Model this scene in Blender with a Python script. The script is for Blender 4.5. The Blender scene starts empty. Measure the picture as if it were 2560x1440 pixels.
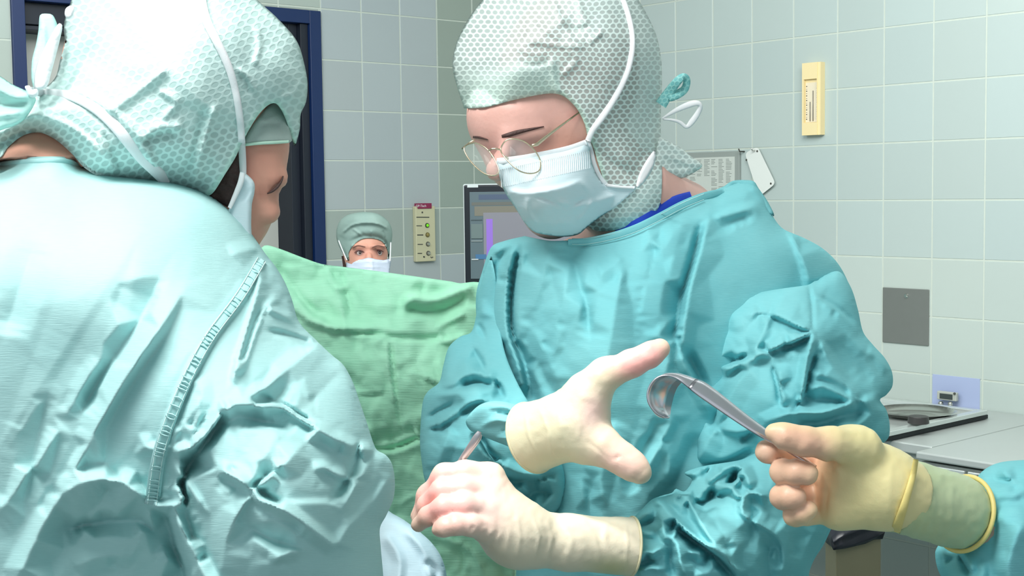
import bpy, bmesh, math, random
import numpy as np
from mathutils import Vector, Matrix, geometry
from mathutils.bvhtree import BVHTree
random.seed(7); RNG=np.random.RandomState(7)
S=bpy.context.scene
# ---------------------------------------------------------------- camera, world, lights, exposure
F=3413.0; PITCH=.0713; ROLL=-.0133; CAMZ=1.5
cp_,sp_,cr_,sr_=math.cos(PITCH),math.sin(PITCH),math.cos(ROLL),math.sin(ROLL)
def ray(px,py):
    a=px-1280.; b=py-720.
    u=a*cr_+b*sr_; v=-a*sr_+b*cr_
    return np.stack([u+0*v, F*cp_-v*sp_+0*u, -(v*cp_+F*sp_)+0*u],-1)/F      # world x, y(forward), z(up)
def at(px,py,Y):
    d=ray(np.asarray(px,float),np.asarray(py,float)); Y=np.asarray(Y,float)
    return d*(Y/d[...,1])[...,None]+np.array([0,0,CAMZ])
def V(px,py,Y): return Vector(at(px,py,Y).tolist())
def at_plane(px,py,p0,n):
    d=ray(px,py); o=np.array([0,0,CAMZ]); t=np.dot(np.array(p0)-o,n)/np.dot(d,n); return o+d*t
cam=bpy.data.objects.new('camera',bpy.data.cameras.new('camera')); S.collection.objects.link(cam)
cx=ray(1281,720)-ray(1280,720); cy=-(ray(1280,721)-ray(1280,720)); cz=-ray(1280,720)
R=Matrix([[*v] for v in zip(*[Vector(c.tolist()).normalized() for c in (cx,cy,cz)])])
cam.matrix_world=Matrix.Translation((0,0,CAMZ))@R.to_4x4()
cam.data.sensor_width=36; cam.data.lens=F/2560*36; cam.data.clip_start=.05
S.camera=cam
S.view_settings.view_transform='Standard'; S.view_settings.look='None'; S.view_settings.gamma=1; S.view_settings.use_curve_mapping=False
S.view_settings.exposure=0.0
W=bpy.data.worlds.new('world'); S.world=W; W.use_nodes=True
W.node_tree.nodes['Background'].inputs[0].default_value=(.86,.95,1,1); W.node_tree.nodes['Background'].inputs[1].default_value=.68
def light(name,kind,loc,target,energy,color=(1,1,1),**k):
    l=bpy.data.lights.new(name,kind); l.energy=energy; l.color=color
    for a,b in k.items(): setattr(l,a,b)
    o=bpy.data.objects.new(name,l); S.collection.objects.link(o); o.location=loc
    o.rotation_euler=(Vector(target)-Vector(loc)).to_track_quat('-Z','Y').to_euler(); return o
light('ceiling_light_front','AREA',(-.50,.75,2.95),(-.02,1.6,1.2),76,(1,1,.98),size=1.1,shape='SQUARE')
light('ceiling_light_rear','AREA',(.9,3.1,2.9),(1.3,4.3,1.2),78,(.98,1,.97),size=1.6,shape='SQUARE')
light('ceiling_light_left','AREA',(-1.2,3.2,2.9),(-.8,5.0,1.3),52,(.95,1,1),size=1.2,shape='SQUARE')
light('surgical_lamp_beam','SPOT',(-.28,1.22,2.55),(.02,1.46,1.24),78,(1,.97,.94),spot_size=.30,spot_blend=.35,shadow_soft_size=.06)
light('surgical_lamp_beam_left','SPOT',(-.45,1.75,2.6),(-.255,1.44,1.71),34,(1,1,1),spot_size=.13,spot_blend=.8,shadow_soft_size=.06)
# ---------------------------------------------------------------- materials
def lin(c):
    return tuple(((x/255)/12.92 if x/255<=.04045 else ((x/255+.055)/1.055)**2.4) for x in c)
def newmat(name):
    m=bpy.data.materials.new(name); m.use_nodes=True; nt=m.node_tree; return m,nt,nt.nodes['Principled BSDF']
def mat(name,rgb,rough=.6,metal=0,spec=.5,bump=None,emit=None,noise=None,alpha=None):
    m,nt,b=newmat(name); c=lin(rgb)+(1,); b.inputs['Base Color'].default_value=c
    b.inputs['Roughness'].default_value=rough; b.inputs['Metallic'].default_value=metal; b.inputs['Specular IOR Level'].default_value=spec
    if emit: b.inputs['Emission Color'].default_value=c; b.inputs['Emission Strength'].default_value=emit
    tc=nt.nodes.new('ShaderNodeTexCoord')
    if noise:
        n=nt.nodes.new('ShaderNodeTexNoise'); n.inputs['Scale'].default_value=noise[0]; n.inputs['Detail'].default_value=4
        nt.links.new(tc.outputs['Object'],n.inputs['Vector'])
        mx=nt.nodes.new('ShaderNodeMix'); mx.data_type='RGBA'
        mx.inputs['A'].default_value=tuple(x*(1-noise[1]) for x in c[:3])+(1,); mx.inputs['B'].default_value=tuple(min(1,x*(1+noise[1])) for x in c[:3])+(1,)
        nt.links.new(n.outputs['Fac'],mx.inputs['Factor']); nt.links.new(mx.outputs['Result'],b.inputs['Base Color'])
    if bump:
        n=nt.nodes.new('ShaderNodeTexNoise'); n.inputs['Scale'].default_value=bump[0]; n.inputs['Detail'].default_value=3
        mp=nt.nodes.new('ShaderNodeMapping'); mp.inputs['Scale'].default_value=bump[2] if len(bump)>2 else (1,1,1)
        nt.links.new(tc.outputs['Object'],mp.inputs['Vector']); nt.links.new(mp.outputs['Vector'],n.inputs['Vector'])
        bp=nt.nodes.new('ShaderNodeBump'); bp.inputs['Distance'].default_value=bump[1]
        nt.links.new(n.outputs['Fac'],bp.inputs['Height']); nt.links.new(bp.outputs['Normal'],b.inputs['Normal'])
    if alpha is not None: b.inputs['Alpha'].default_value=alpha
    return m
def attrmat(name,rough=.5,spec=.5,bump=None,sss=0,metal=0,mul=None):
    m,nt,b=newmat(name); a=nt.nodes.new('ShaderNodeVertexColor'); a.layer_name='col'
    nt.links.new(a.outputs['Color'],b.inputs['Base Color']); b.inputs['Roughness'].default_value=rough; b.inputs['Specular IOR Level'].default_value=spec
    b.inputs['Metallic'].default_value=metal
    if sss: b.inputs['Subsurface Weight'].default_value=sss; b.inputs['Subsurface Radius'].default_value=(.01,.004,.003); b.inputs['Subsurface Scale'].default_value=1
    if bump:
        tc=nt.nodes.new('ShaderNodeTexCoord'); n=nt.nodes.new('ShaderNodeTexNoise'); n.inputs['Scale'].default_value=bump[0]; n.inputs['Detail'].default_value=3
        mp=nt.nodes.new('ShaderNodeMapping'); mp.inputs['Scale'].default_value=bump[2] if len(bump)>2 else (1,1,1)
        nt.links.new(tc.outputs['Object'],mp.inputs['Vector']); nt.links.new(mp.outputs['Vector'],n.inputs['Vector'])
        bp=nt.nodes.new('ShaderNodeBump'); bp.inputs['Distance'].default_value=bump[1]
        nt.links.new(n.outputs['Fac'],bp.inputs['Height']); nt.links.new(bp.outputs['Normal'],b.inputs['Normal'])
    return m
def clothmat(name,rgb,rgb2,rough=.8,weave=.00025,sheen=.0,spec=.12,sc=1.):
    """woven surgical cloth: two tones of the same dye in a fine thread grain, weave bump, on the cloth's own UV (metres)"""
    m,nt,b=newmat(name); N=nt.nodes.new; L=nt.links.new
    uv=N('ShaderNodeUVMap'); uv.uv_map='uv'
    mp=N('ShaderNodeMapping'); mp.inputs['Scale'].default_value=(90*sc,900*sc,1); L(uv.outputs[0],mp.inputs[0])
    n=N('ShaderNodeTexNoise'); n.inputs['Scale'].default_value=1; n.inputs['Detail'].default_value=3; L(mp.outputs[0],n.inputs[0])
    mp2=N('ShaderNodeMapping'); mp2.inputs['Scale'].default_value=(9,7,1); L(uv.outputs[0],mp2.inputs[0])
    n2=N('ShaderNodeTexNoise'); n2.inputs['Scale'].default_value=1; n2.inputs['Detail'].default_value=3; L(mp2.outputs[0],n2.inputs[0])
    ad=N('ShaderNodeMath'); ad.operation='MULTIPLY_ADD'; L(n.outputs[0],ad.inputs[0]); ad.inputs[1].default_value=.35; L(n2.outputs[0],ad.inputs[2])
    rp=N('ShaderNodeMapRange'); rp.inputs['From Min'].default_value=.45; rp.inputs['From Max'].default_value=.9; L(ad.outputs[0],rp.inputs[0])
    mx=N('ShaderNodeMix'); mx.data_type='RGBA'; mx.inputs['A'].default_value=lin(rgb)+(1,); mx.inputs['B'].default_value=lin(rgb2)+(1,)
    L(rp.outputs[0],mx.inputs['Factor']); L(mx.outputs['Result'],b.inputs['Base Color'])
    bp=N('ShaderNodeBump'); bp.inputs['Distance'].default_value=weave; L(n.outputs[0],bp.inputs['Height']); L(bp.outputs[0],b.inputs['Normal'])
    b.inputs['Roughness'].default_value=rough; b.inputs['Specular IOR Level'].default_value=spec
    return m
def capmat(name,cell,rib,size=.0085,asp=.8,acell=.55,arib=.95,rot=0):
    """honeycomb-embossed see-through fleece: sheerer round cells between denser ribs; 'dens' says how many layers lie over each other"""
    m,nt,b=newmat(name); N=nt.nodes.new; L=nt.links.new
    uv=N('ShaderNodeUVMap'); uv.uv_map='uv'
    wn=N('ShaderNodeTexNoise'); wn.inputs['Scale'].default_value=28; wn.inputs['Detail'].default_value=2; L(uv.outputs[0],wn.inputs[0])
    wa=N('ShaderNodeVectorMath'); wa.operation='MULTIPLY_ADD'; L(wn.outputs['Color'],wa.inputs[0]); wa.inputs[1].default_value=(.007,.007,0); L(uv.outputs[0],wa.inputs[2])
    mp=N('ShaderNodeMapping'); mp.inputs['Rotation'].default_value=(0,0,rot); mp.inputs['Scale'].default_value=(1/size,1/(size*1.732*asp),1); L(wa.outputs[0],mp.inputs[0])
    ds=[]
    for off in ((0,0,0),(.5,.5,0)):
        a=N('ShaderNodeVectorMath'); a.operation='ADD'; a.inputs[1].default_value=off; L(mp.outputs[0],a.inputs[0])
        fr=N('ShaderNodeVectorMath'); fr.operation='FRACTION'; L(a.outputs[0],fr.inputs[0])
        s=N('ShaderNodeVectorMath'); s.operation='SUBTRACT'; s.inputs[1].default_value=(.5,.5,0); L(fr.outputs[0],s.inputs[0])
        sc=N('ShaderNodeVectorMath'); sc.operation='MULTIPLY'; sc.inputs[1].default_value=(1,1.732,0); L(s.outputs[0],sc.inputs[0])
        ln=N('ShaderNodeVectorMath'); ln.operation='LENGTH'; L(sc.outputs[0],ln.inputs[0]); ds.append(ln)
    mn=N('ShaderNodeMath'); mn.operation='MINIMUM'; L(ds[0].outputs['Value'],mn.inputs[0]); L(ds[1].outputs['Value'],mn.inputs[1])
    rp=N('ShaderNodeMapRange'); rp.interpolation_type='SMOOTHSTEP'; rp.inputs['From Min'].default_value=.30; rp.inputs['From Max'].default_value=.46; L(mn.outputs[0],rp.inputs[0])
    at_=N('ShaderNodeAttribute'); at_.attribute_name='dens'
    mx=N('ShaderNodeMix'); mx.data_type='RGBA'; mx.inputs['A'].default_value=lin(cell)+(1,); mx.inputs['B'].default_value=lin(rib)+(1,); L(rp.outputs[0],mx.inputs['Factor'])
    vc=N('ShaderNodeVertexColor'); vc.layer_name='col'
    mu=N('ShaderNodeMix'); mu.data_type='RGBA'; mu.blend_type='MULTIPLY'; mu.inputs['Factor'].default_value=1; L(mx.outputs['Result'],mu.inputs['A']); L(vc.outputs[0],mu.inputs['B'])
    L(mu.outputs['Result'],b.inputs['Base Color'])
    al=N('ShaderNodeMapRange'); al.inputs['To Min'].default_value=acell; al.inputs['To Max'].default_value=arib; L(rp.outputs[0],al.inputs[0])
    ad=N('ShaderNodeMath'); ad.operation='ADD'; ad.use_clamp=True; L(al.outputs[0],ad.inputs[0]); L(at_.outputs['Fac'],ad.inputs[1]); L(ad.outputs[0],b.inputs['Alpha'])
    bp=N('ShaderNodeBump'); bp.inputs['Distance'].default_value=.00025; L(rp.outputs[0],bp.inputs['Height']); L(bp.outputs[0],b.inputs['Normal'])
    b.inputs['Roughness'].default_value=.55; b.inputs['Specular IOR Level'].default_value=.4
    return m
# ---------------------------------------------------------------- object helpers
BV={}
def meshobj(name,verts,faces,m,parent=None,smooth=True,loc=None,uv=None,col=None,attrs=None,matidx=None):
    """verts in world space; parent's origin (or loc) is subtracted"""
    verts=np.asarray(verts,float)
    org=np.array(loc) if loc is not None else (np.array(rootloc(parent)) if parent else np.zeros(3))
    me=bpy.data.meshes.new(name); me.from_pydata((verts-org).tolist(),[],[tuple(int(i) for i in f) for f in faces])
    me.update()
    ms=m if isinstance(m,(list,tuple)) else [m]
    for q in ms: me.materials.append(q)
    if matidx is not None: me.polygons.foreach_set('material_index',list(matidx))
    if smooth: me.polygons.foreach_set('use_smooth',[True]*len(me.polygons))
    if uv is not None:
        u=me.uv_layers.new(name='uv'); li=np.zeros(len(me.loops),int); me.loops.foreach_get('vertex_index',li)
        u.data.foreach_set('uv',np.asarray(uv,float)[li].ravel())
    if col is not None:
        a=me.color_attributes.new('col','FLOAT_COLOR','POINT'); c=np.ones((len(verts),4)); c[:,:3]=col; a.data.foreach_set('color',c.ravel())
    for k,v in (attrs or {}).items():
        a=me.attributes.new(k,'FLOAT','POINT'); a.data.foreach_set('value',np.asarray(v,float))
    o=bpy.data.objects.new(name,me); S.collection.objects.link(o)
    if parent: o.parent=parent
    elif loc is not None: o.location=loc
    return o
def rootloc(p):
    v=Vector((0,0,0))
    while p: v=v+Vector(p.location); p=p.parent
    return v
def thing(name,label,cat,loc,group=None):
    o=bpy.data.objects.new(name,None); S.collection.objects.link(o); o.location=loc; o.empty_display_size=.05
    o['label']=label; o['category']=cat
    if group: o['group']=group
    return o
def tag(o,label,cat,group=None):
    o['label']=label; o['category']=cat
    if group: o['group']=group
    return o
def struct(o): o['kind']='structure'; return o
def bvh(key,o):
    me=o.data; l=rootloc(o)
    BV[key]=BVHTree.FromPolygons([l+v.co for v in me.vertices],[tuple(p.vertices) for p in me.polygons])
def surfY(px,py,keys,default):
    d=Vector(ray(px,py).tolist()).normalized(); best=None
    for k in keys:
        h=BV[k].ray_cast(Vector((0,0,CAMZ)),d)
        if h[0] is not None and (best is None or h[0].y<best): best=h[0].y
    return default if best is None else best
def bm_obj(name,bm,m,parent=None,loc=None,smooth=False,bevel=0,seg=2,uv=False):
    if bevel: bmesh.ops.bevel(bm,geom=[e for e in bm.edges],offset=bevel,segments=seg,affect='EDGES',profile=.5)
    bmesh.ops.recalc_face_normals(bm,faces=bm.faces)
    org=Vector(loc) if loc is not None else (rootloc(parent) if parent else Vector((0,0,0)))
    bmesh.ops.translate(bm,verts=bm.verts,vec=-org)
    me=bpy.data.meshes.new(name); bm.to_mesh(me); bm.free(); me.materials.append(m)
    if smooth: me.polygons.foreach_set('use_smooth',[True]*len(me.polygons))
    o=bpy.data.objects.new(name,me); S.collection.objects.link(o)
    if parent: o.parent=parent
    elif loc is not None: o.location=loc
    return o
def obox(bm,o,ax,ay,az):
    """box from corner o along vectors"""
    o,ax,ay,az=[Vector(v) for v in (o,ax,ay,az)]
    vs=[bm.verts.new(o+ax*i+ay*j+az*k) for k in (0,1) for j in (0,1) for i in (0,1)]
    for f in ((0,1,3,2),(4,6,7,5),(0,4,5,1),(2,3,7,6),(0,2,6,4),(1,5,7,3)): bm.faces.new([vs[i] for i in f])
def disc(bm,c,n,r,th,seg=24,r2=None,sq=1.0):
    c=Vector(c); n=Vector(n).normalized(); t=n.orthogonal().normalized(); 
    up=Vector((0,0,1)); 
    if abs(n.dot(up))<.95: s=n.cross(up).normalized(); t=up-n*n.dot(up); t.normalize()
    else: s=n.cross(t)
    r2=r if r2 is None else r2
    a=[bm.verts.new(c+(s*math.cos(q)*sq+t*math.sin(q))*r) for q in [2*math.pi*i/seg for i in range(seg)]]
    b=[bm.verts.new(c+n*th+(s*math.cos(q)*sq+t*math.sin(q))*r2) for q in [2*math.pi*i/seg for i in range(seg)]]
    for i in range(seg):
        j=(i+1)%seg; bm.faces.new([a[i],a[j],b[j],b[i]])
    bm.faces.new(a[::-1]); bm.faces.new(b)
def tube(name,pts,r,m,parent,seg=8,closed=False,loc=None,flat=None):
    """tube through world points; r number or list"""
    P=[Vector(p) for p in pts]; n=len(P); rs=[r]*n if not hasattr(r,'__len__') else r
    vs=[];fs=[]; nrm=None
    for i,p in enumerate(P):
        a=P[(i-1)%n] if (closed or i>0) else P[i]; b=P[(i+1)%n] if (closed or i<n-1) else P[i]
        t=(b-a).normalized()
        nrm=(t.orthogonal() if nrm is None else (nrm-t*nrm.dot(t))).normalized(); bn=t.cross(nrm)
        for k in range(seg):
            q=2*math.pi*k/seg; vs.append(p+(nrm*math.cos(q)+bn*math.sin(q))*rs[i])
    for i in range(n if closed else n-1):
        j=(i+1)%n
        for k in range(seg):
            l=(k+1)%seg; fs.append((i*seg+k,i*seg+l,j*seg+l,j*seg+k))
    if not closed: fs.append(tuple(range(seg))[::-1]); fs.append(tuple((n-1)*seg+k for k in range(seg)))
    return meshobj(name,[tuple(v) for v in vs],fs,m,parent,loc=loc)
def smoothpts(pts,n=6,closed=False):
    P=np.array(pts,float); out=[]; N=len(P)
    rng=range(N) if closed else range(N-1)
    for i in rng:
        if closed: p0,p1,p2,p3=P[(i-1)%N],P[i],P[(i+1)%N],P[(i+2)%N]
        else: p0,p1,p2,p3=P[max(i-1,0)],P[i],P[i+1],P[min(i+2,N-1)]
        for k in range(n):
            t=k/n; out.append(.5*((2*p1)+(-p0+p2)*t+(2*p0-5*p1+4*p2-p3)*t*t+(-p0+3*p1-3*p2+p3)*t**3))
    if not closed: out.append(P[-1])
    return np.array(out)
# ---------------------------------------------------------------- field tools
def seg_dist(P,A,B):
    d=B-A; L=(d@d)+1e-9; t=np.clip(((P-A)@d)/L,0,1); q=A+t[:,None]*d; e=P-q
    return np.hypot(e[:,0],e[:,1]),t,(d[0]*(P[:,1]-A[1])-d[1]*(P[:,0]-A[0]))
def poly_dist(P,pts):
    """distance, arc param 0..1, signed side"""
    pts=np.array(pts,float); ln=np.hypot(*(pts[1:]-pts[:-1]).T); cum=np.concatenate([[0],np.cumsum(ln)]); T=cum[-1]
    bd=np.full(len(P),1e9); bt=np.zeros(len(P)); bs=np.ones(len(P))
    for i in range(len(pts)-1):
        d,t,s=seg_dist(P,pts[i],pts[i+1]); u=d<bd-1e-6
        bd=np.where(u,d,bd); bt=np.where(u,(cum[i]+t*ln[i])/T,bt); bs=np.where(u,s,bs)
    return bd,bt,bs
def fold_h(P,folds,fa=1.,fw=1.):
    h=np.zeros(len(P))
    for f in folds:
        amp,wn,wp,pts=f[:4]; ends=f[4] if len(f)>4 else (0.15,0.15); amp=amp*fa
        if fw!=1: wn,wp=[q if q<=9 else 9+(q-9)*fw for q in (wn,wp)]
        pts=np.array(pts,float); w=max(wn,wp)
        lo=pts.min(0)-w; hi=pts.max(0)+w; k=np.where(((P>lo)&(P<hi)).all(1))[0]
        if len(k)==0: continue
        if len(pts)>2: pts=smoothpts(pts,5)
        d,t,s=poly_dist(P[k],pts)
        ww=np.where(s<0,wn,wp)
        q=np.clip(np.sqrt((d/ww)**2+.0012)-.01,0,1)
        prof=(1-q)**1.45
        e0,e1=ends
        en=np.clip(t/max(e0,1e-3),0,1)*np.clip((1-t)/max(e1,1e-3),0,1) if (e0>0 or e1>0) else 1
        en=np.ones(len(k))
        if e0>0: en=en*np.clip(t/e0,0,1)
        if e1>0: en=en*np.clip((1-t)/e1,0,1)
        en=en*en*(3-2*en)
        h[k]+=amp*.001*prof*en
    return h
def worley(P,cell,seed,ax=1.0,ang=0.):
    c,s=math.cos(ang),math.sin(ang); Q=np.stack([(P[:,0]*c+P[:,1]*s)/ax,(-P[:,0]*s+P[:,1]*c)],1)/cell
    b=np.floor(Q).astype(int); d1=np.full(len(P),9.); d2=np.full(len(P),9.)
    for i in (-1,0,1):
        for j in (-1,0,1):
            g=b+[i,j]; hsh=np.abs(np.sin(g[:,0]*127.1+g[:,1]*311.7+seed*17.3)*43758.5453)%1; h2=np.abs(np.sin(g[:,0]*269.5+g[:,1]*183.3+seed*7.1)*43758.5453)%1
            q=g+np.stack([hsh,h2],1); d=np.hypot(*(Q-q).T)
            m=d<d1; d2=np.where(m,d1,np.minimum(d2,d)); d1=np.where(m,d,d1)
    return d1,d2
def vnoise(P,cell,seed):
    Q=P/cell; b=np.floor(Q).astype(int); f=Q-b; f=f*f*(3-2*f)
    def h(i,j): return np.abs(np.sin((b[:,0]+i)*127.1+(b[:,1]+j)*311.7+seed*13.7)*43758.5453)%1
    return (h(0,0)*(1-f[:,0])+h(1,0)*f[:,0])*(1-f[:,1])+(h(0,1)*(1-f[:,0])+h(1,1)*f[:,0])*f[:,1]
def crumple(P,amp,cell,seed):
    P2=P+np.stack([vnoise(P,cell,seed+3),vnoise(P,cell,seed+5)],1)*cell*.8
    d1,d2=worley(P2,cell,seed,1.6,.9); a=np.abs(vnoise(P2,cell*.9,seed+9)-.5)*2
    return amp*.001*(.9*(d2-d1)+.7*a)
def facets(P,cell,amp,seed,ang=.6,asp=1.5):
    """stiff-cloth crumple: flat facets between sharp creases"""
    rs=np.random.RandomState(seed); c_,s_=math.cos(ang),math.sin(ang)
    Q=np.stack([(P[:,0]*c_+P[:,1]*s_)/asp,(-P[:,0]*s_+P[:,1]*c_)],1)
    m=P[:,1]<1600; lo=Q[m].min(0)-cell*2; hi=Q[m].max(0)+cell*2; n=np.ceil((hi-lo)/cell).astype(int)+1
    g=np.stack(np.meshgrid(np.arange(n[0]),np.arange(n[1]),indexing='ij'),-1).reshape(-1,2).astype(float)
    g=lo+(g+(rs.rand(len(g),2)-.5)*.95)*cell; hgt=(rs.rand(len(g))-.5)*2
    r=geometry.delaunay_2d_cdt([Vector(p) for p in g.tolist()],[],[],0,1e-5)
    G=np.array([tuple(v) for v in r[0]]); out=np.zeros(len(P)); od=r[3]; hg=np.array([hgt[o[0]] if len(o) else 0 for o in od])
    for t in r[2]:
        A,B,C=G[t[0]],G[t[1]],G[t[2]]; l=np.minimum(np.minimum(A,B),C); h=np.maximum(np.maximum(A,B),C)
        k=np.where((Q[:,0]>=l[0])&(Q[:,0]<=h[0])&(Q[:,1]>=l[1])&(Q[:,1]<=h[1]))[0]
        if len(k)==0: continue
        d=(B[0]-A[0])*(C[1]-A[1])-(C[0]-A[0])*(B[1]-A[1])
        if abs(d)<1e-9: continue
        q=Q[k]-A; u=(q[:,0]*(C[1]-A[1])-q[:,1]*(C[0]-A[0]))/d; v=(q[:,1]*(B[0]-A[0])-q[:,0]*(B[1]-A[1]))/d
        i=(u>=-1e-6)&(v>=-1e-6)&(u+v<=1+1e-6); out[k[i]]=(hg[t[0]]+u*(hg[t[1]]-hg[t[0]])+v*(hg[t[2]]-hg[t[0]]))[i]
    return out*amp*.001
def creases(P,folds,fa=1.,fw=1.,seed=1,bg=64,bga=2.2):
    """cloth drawn by its crease net: straight facets stretched between ridge and valley lines"""
    rs=np.random.RandomState(seed); vs=[];hs=[];es=[];lines=[]
    wide=[f for f in folds if abs(f[0])>=8 or max(f[1],f[2])>12]; thin=[f for f in folds if not (abs(f[0])>=8 or max(f[1],f[2])>12)]
    for f in wide:
        pts=np.array(f[3],float); pts=smoothpts(pts,3) if len(pts)>2 else pts; ends=f[4] if len(f)>4 else (.15,.15)
        ln=np.hypot(*(pts[1:]-pts[:-1]).T); cum=np.concatenate([[0],np.cumsum(ln)])/max(ln.sum(),1e-6); n=max(2,int(ln.sum()/20)+1)
        t=np.linspace(0,1,n+1); q=np.stack([np.interp(t,cum,pts[:,0]),np.interp(t,cum,pts[:,1])],1)
        en=np.clip((t+.02)/max(ends[0]*1.3,.03),.0,1)*np.clip((1.02-t)/max(ends[1]*1.3,.03),.0,1)
        h=f[0]*fa*en; i0=len(vs); vs+=q.tolist(); hs+=h.tolist(); es+=[(i0+k,i0+k+1) for k in range(n)]; lines.append((q,h,f))
    allq=[l[0] for l in lines]
    def far(p,skip,dmin):
        for j,q in enumerate(allq):
            if j==skip: continue
            if np.min(np.hypot(q[:,0]-p[0],q[:,1]-p[1]))<dmin: return False
        return True
    for j,(q,h,f) in enumerate(lines):
        for k in range(len(q)):
            tg=q[min(k+1,len(q)-1)]-q[max(k-1,0)]; tg=tg/(np.hypot(*tg)+1e-9)
            for s,w in ((-1,f[1]),(1,f[2])):
                w_=w if w<=12 else w*fw
                p=q[k]+np.array([-tg[1],tg[0]])*s*w_
                if far(p,j,min(14,w_*.8)): vs.append(p.tolist()); hs.append(h[k]*.08+(rs.rand()-.5)*bga*.7)
    lo=P.min(0)-bg; hi=np.array([P[:,0].max()+bg,min(P[:,1].max(),1700)+bg])
    V0=np.array(vs) if vs else np.zeros((0,2))
    for x in np.arange(lo[0],hi[0]+bg,bg):
        for y in np.arange(lo[1],hi[1]+bg,bg):
            p=np.array([x,y])+(rs.rand(2)-.5)*bg*.9
            if len(V0)==0 or np.min(np.hypot(V0[:,0]-p[0],V0[:,1]-p[1]))>bg*.5: vs.append(p.tolist()); hs.append((rs.rand()-.5)*2*bga)
    r=geometry.delaunay_2d_cdt([Vector(p) for p in vs],es,[],0,1e-4)
    G=np.array([tuple(v) for v in r[0]]); I=np.array(vs); H=np.array(hs); hg=np.zeros(len(G))
    for i,o in enumerate(r[3]):
        if len(o): hg[i]=np.mean(H[list(o)])
        else:
            d=np.hypot(*(I-G[i]).T); k=np.argsort(d)[:3]; w=1/(d[k]+.1); hg[i]=(H[k]*w).sum()/w.sum()
    out=np.zeros(len(P)); order=np.argsort(P[:,0]); X=P[order,0]; Y=P[order,1]
    for t in r[2]:
        A,B,C=G[t[0]],G[t[1]],G[t[2]]; x0,x1=min(A[0],B[0],C[0]),max(A[0],B[0],C[0]); a0,a1=np.searchsorted(X,[x0-1e-6,x1+1e-6])
        if a1<=a0: continue
        d=(B[0]-A[0])*(C[1]-A[1])-(C[0]-A[0])*(B[1]-A[1])
        if abs(d)<1e-9: continue
        qx=X[a0:a1]-A[0]; qy=Y[a0:a1]-A[1]; u=(qx*(C[1]-A[1])-qy*(C[0]-A[0]))/d; v=(qy*(B[0]-A[0])-qx*(B[1]-A[1]))/d
        m=(u>=-1e-6)&(v>=-1e-6)&(u+v<=1+1e-6); k=order[a0:a1][m]; out[k]=hg[t[0]]+u[m]*(hg[t[1]]-hg[t[0]])+v[m]*(hg[t[2]]-hg[t[0]])
    return out*.001+fold_h(P,thin)
def tps(ctrl):
    C=np.array(ctrl,float); X=C[:,:2]/500; n=len(C)
    def U(r2): return np.where(r2>1e-12,r2*np.log(r2+1e-12),0)
    K=U(((X[:,None]-X[None])**2).sum(-1))+np.eye(n)*2e-3
    A=np.zeros((n+3,n+3)); A[:n,:n]=K; A[:n,n]=1; A[:n,n+1:]=X; A[n,:n]=1; A[n+1:,:n]=X.T
    w=np.linalg.solve(A,np.concatenate([C[:,2],[0,0,0]]))
    def f(P):
        Q=P/500; o=np.zeros(len(P))
        for i in range(0,len(P),20000):
            q=Q[i:i+20000]; o[i:i+20000]=U(((q[:,None]-X[None])**2).sum(-1))@w[:n]+w[n]+q@w[n+1:]
        return o
    return f
def inside(P,poly):
    x,y=P[:,0],P[:,1]; r=np.zeros(len(P),bool); n=len(poly)
    for i in range(n):
        x1,y1=poly[i]; x2,y2=poly[(i+1)%n]
        if y1==y2: continue
        c=((y1>y)!=(y2>y))&(x<(x2-x1)*(y-y1)/(y2-y1)+x1); r^=c
    return r
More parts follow.
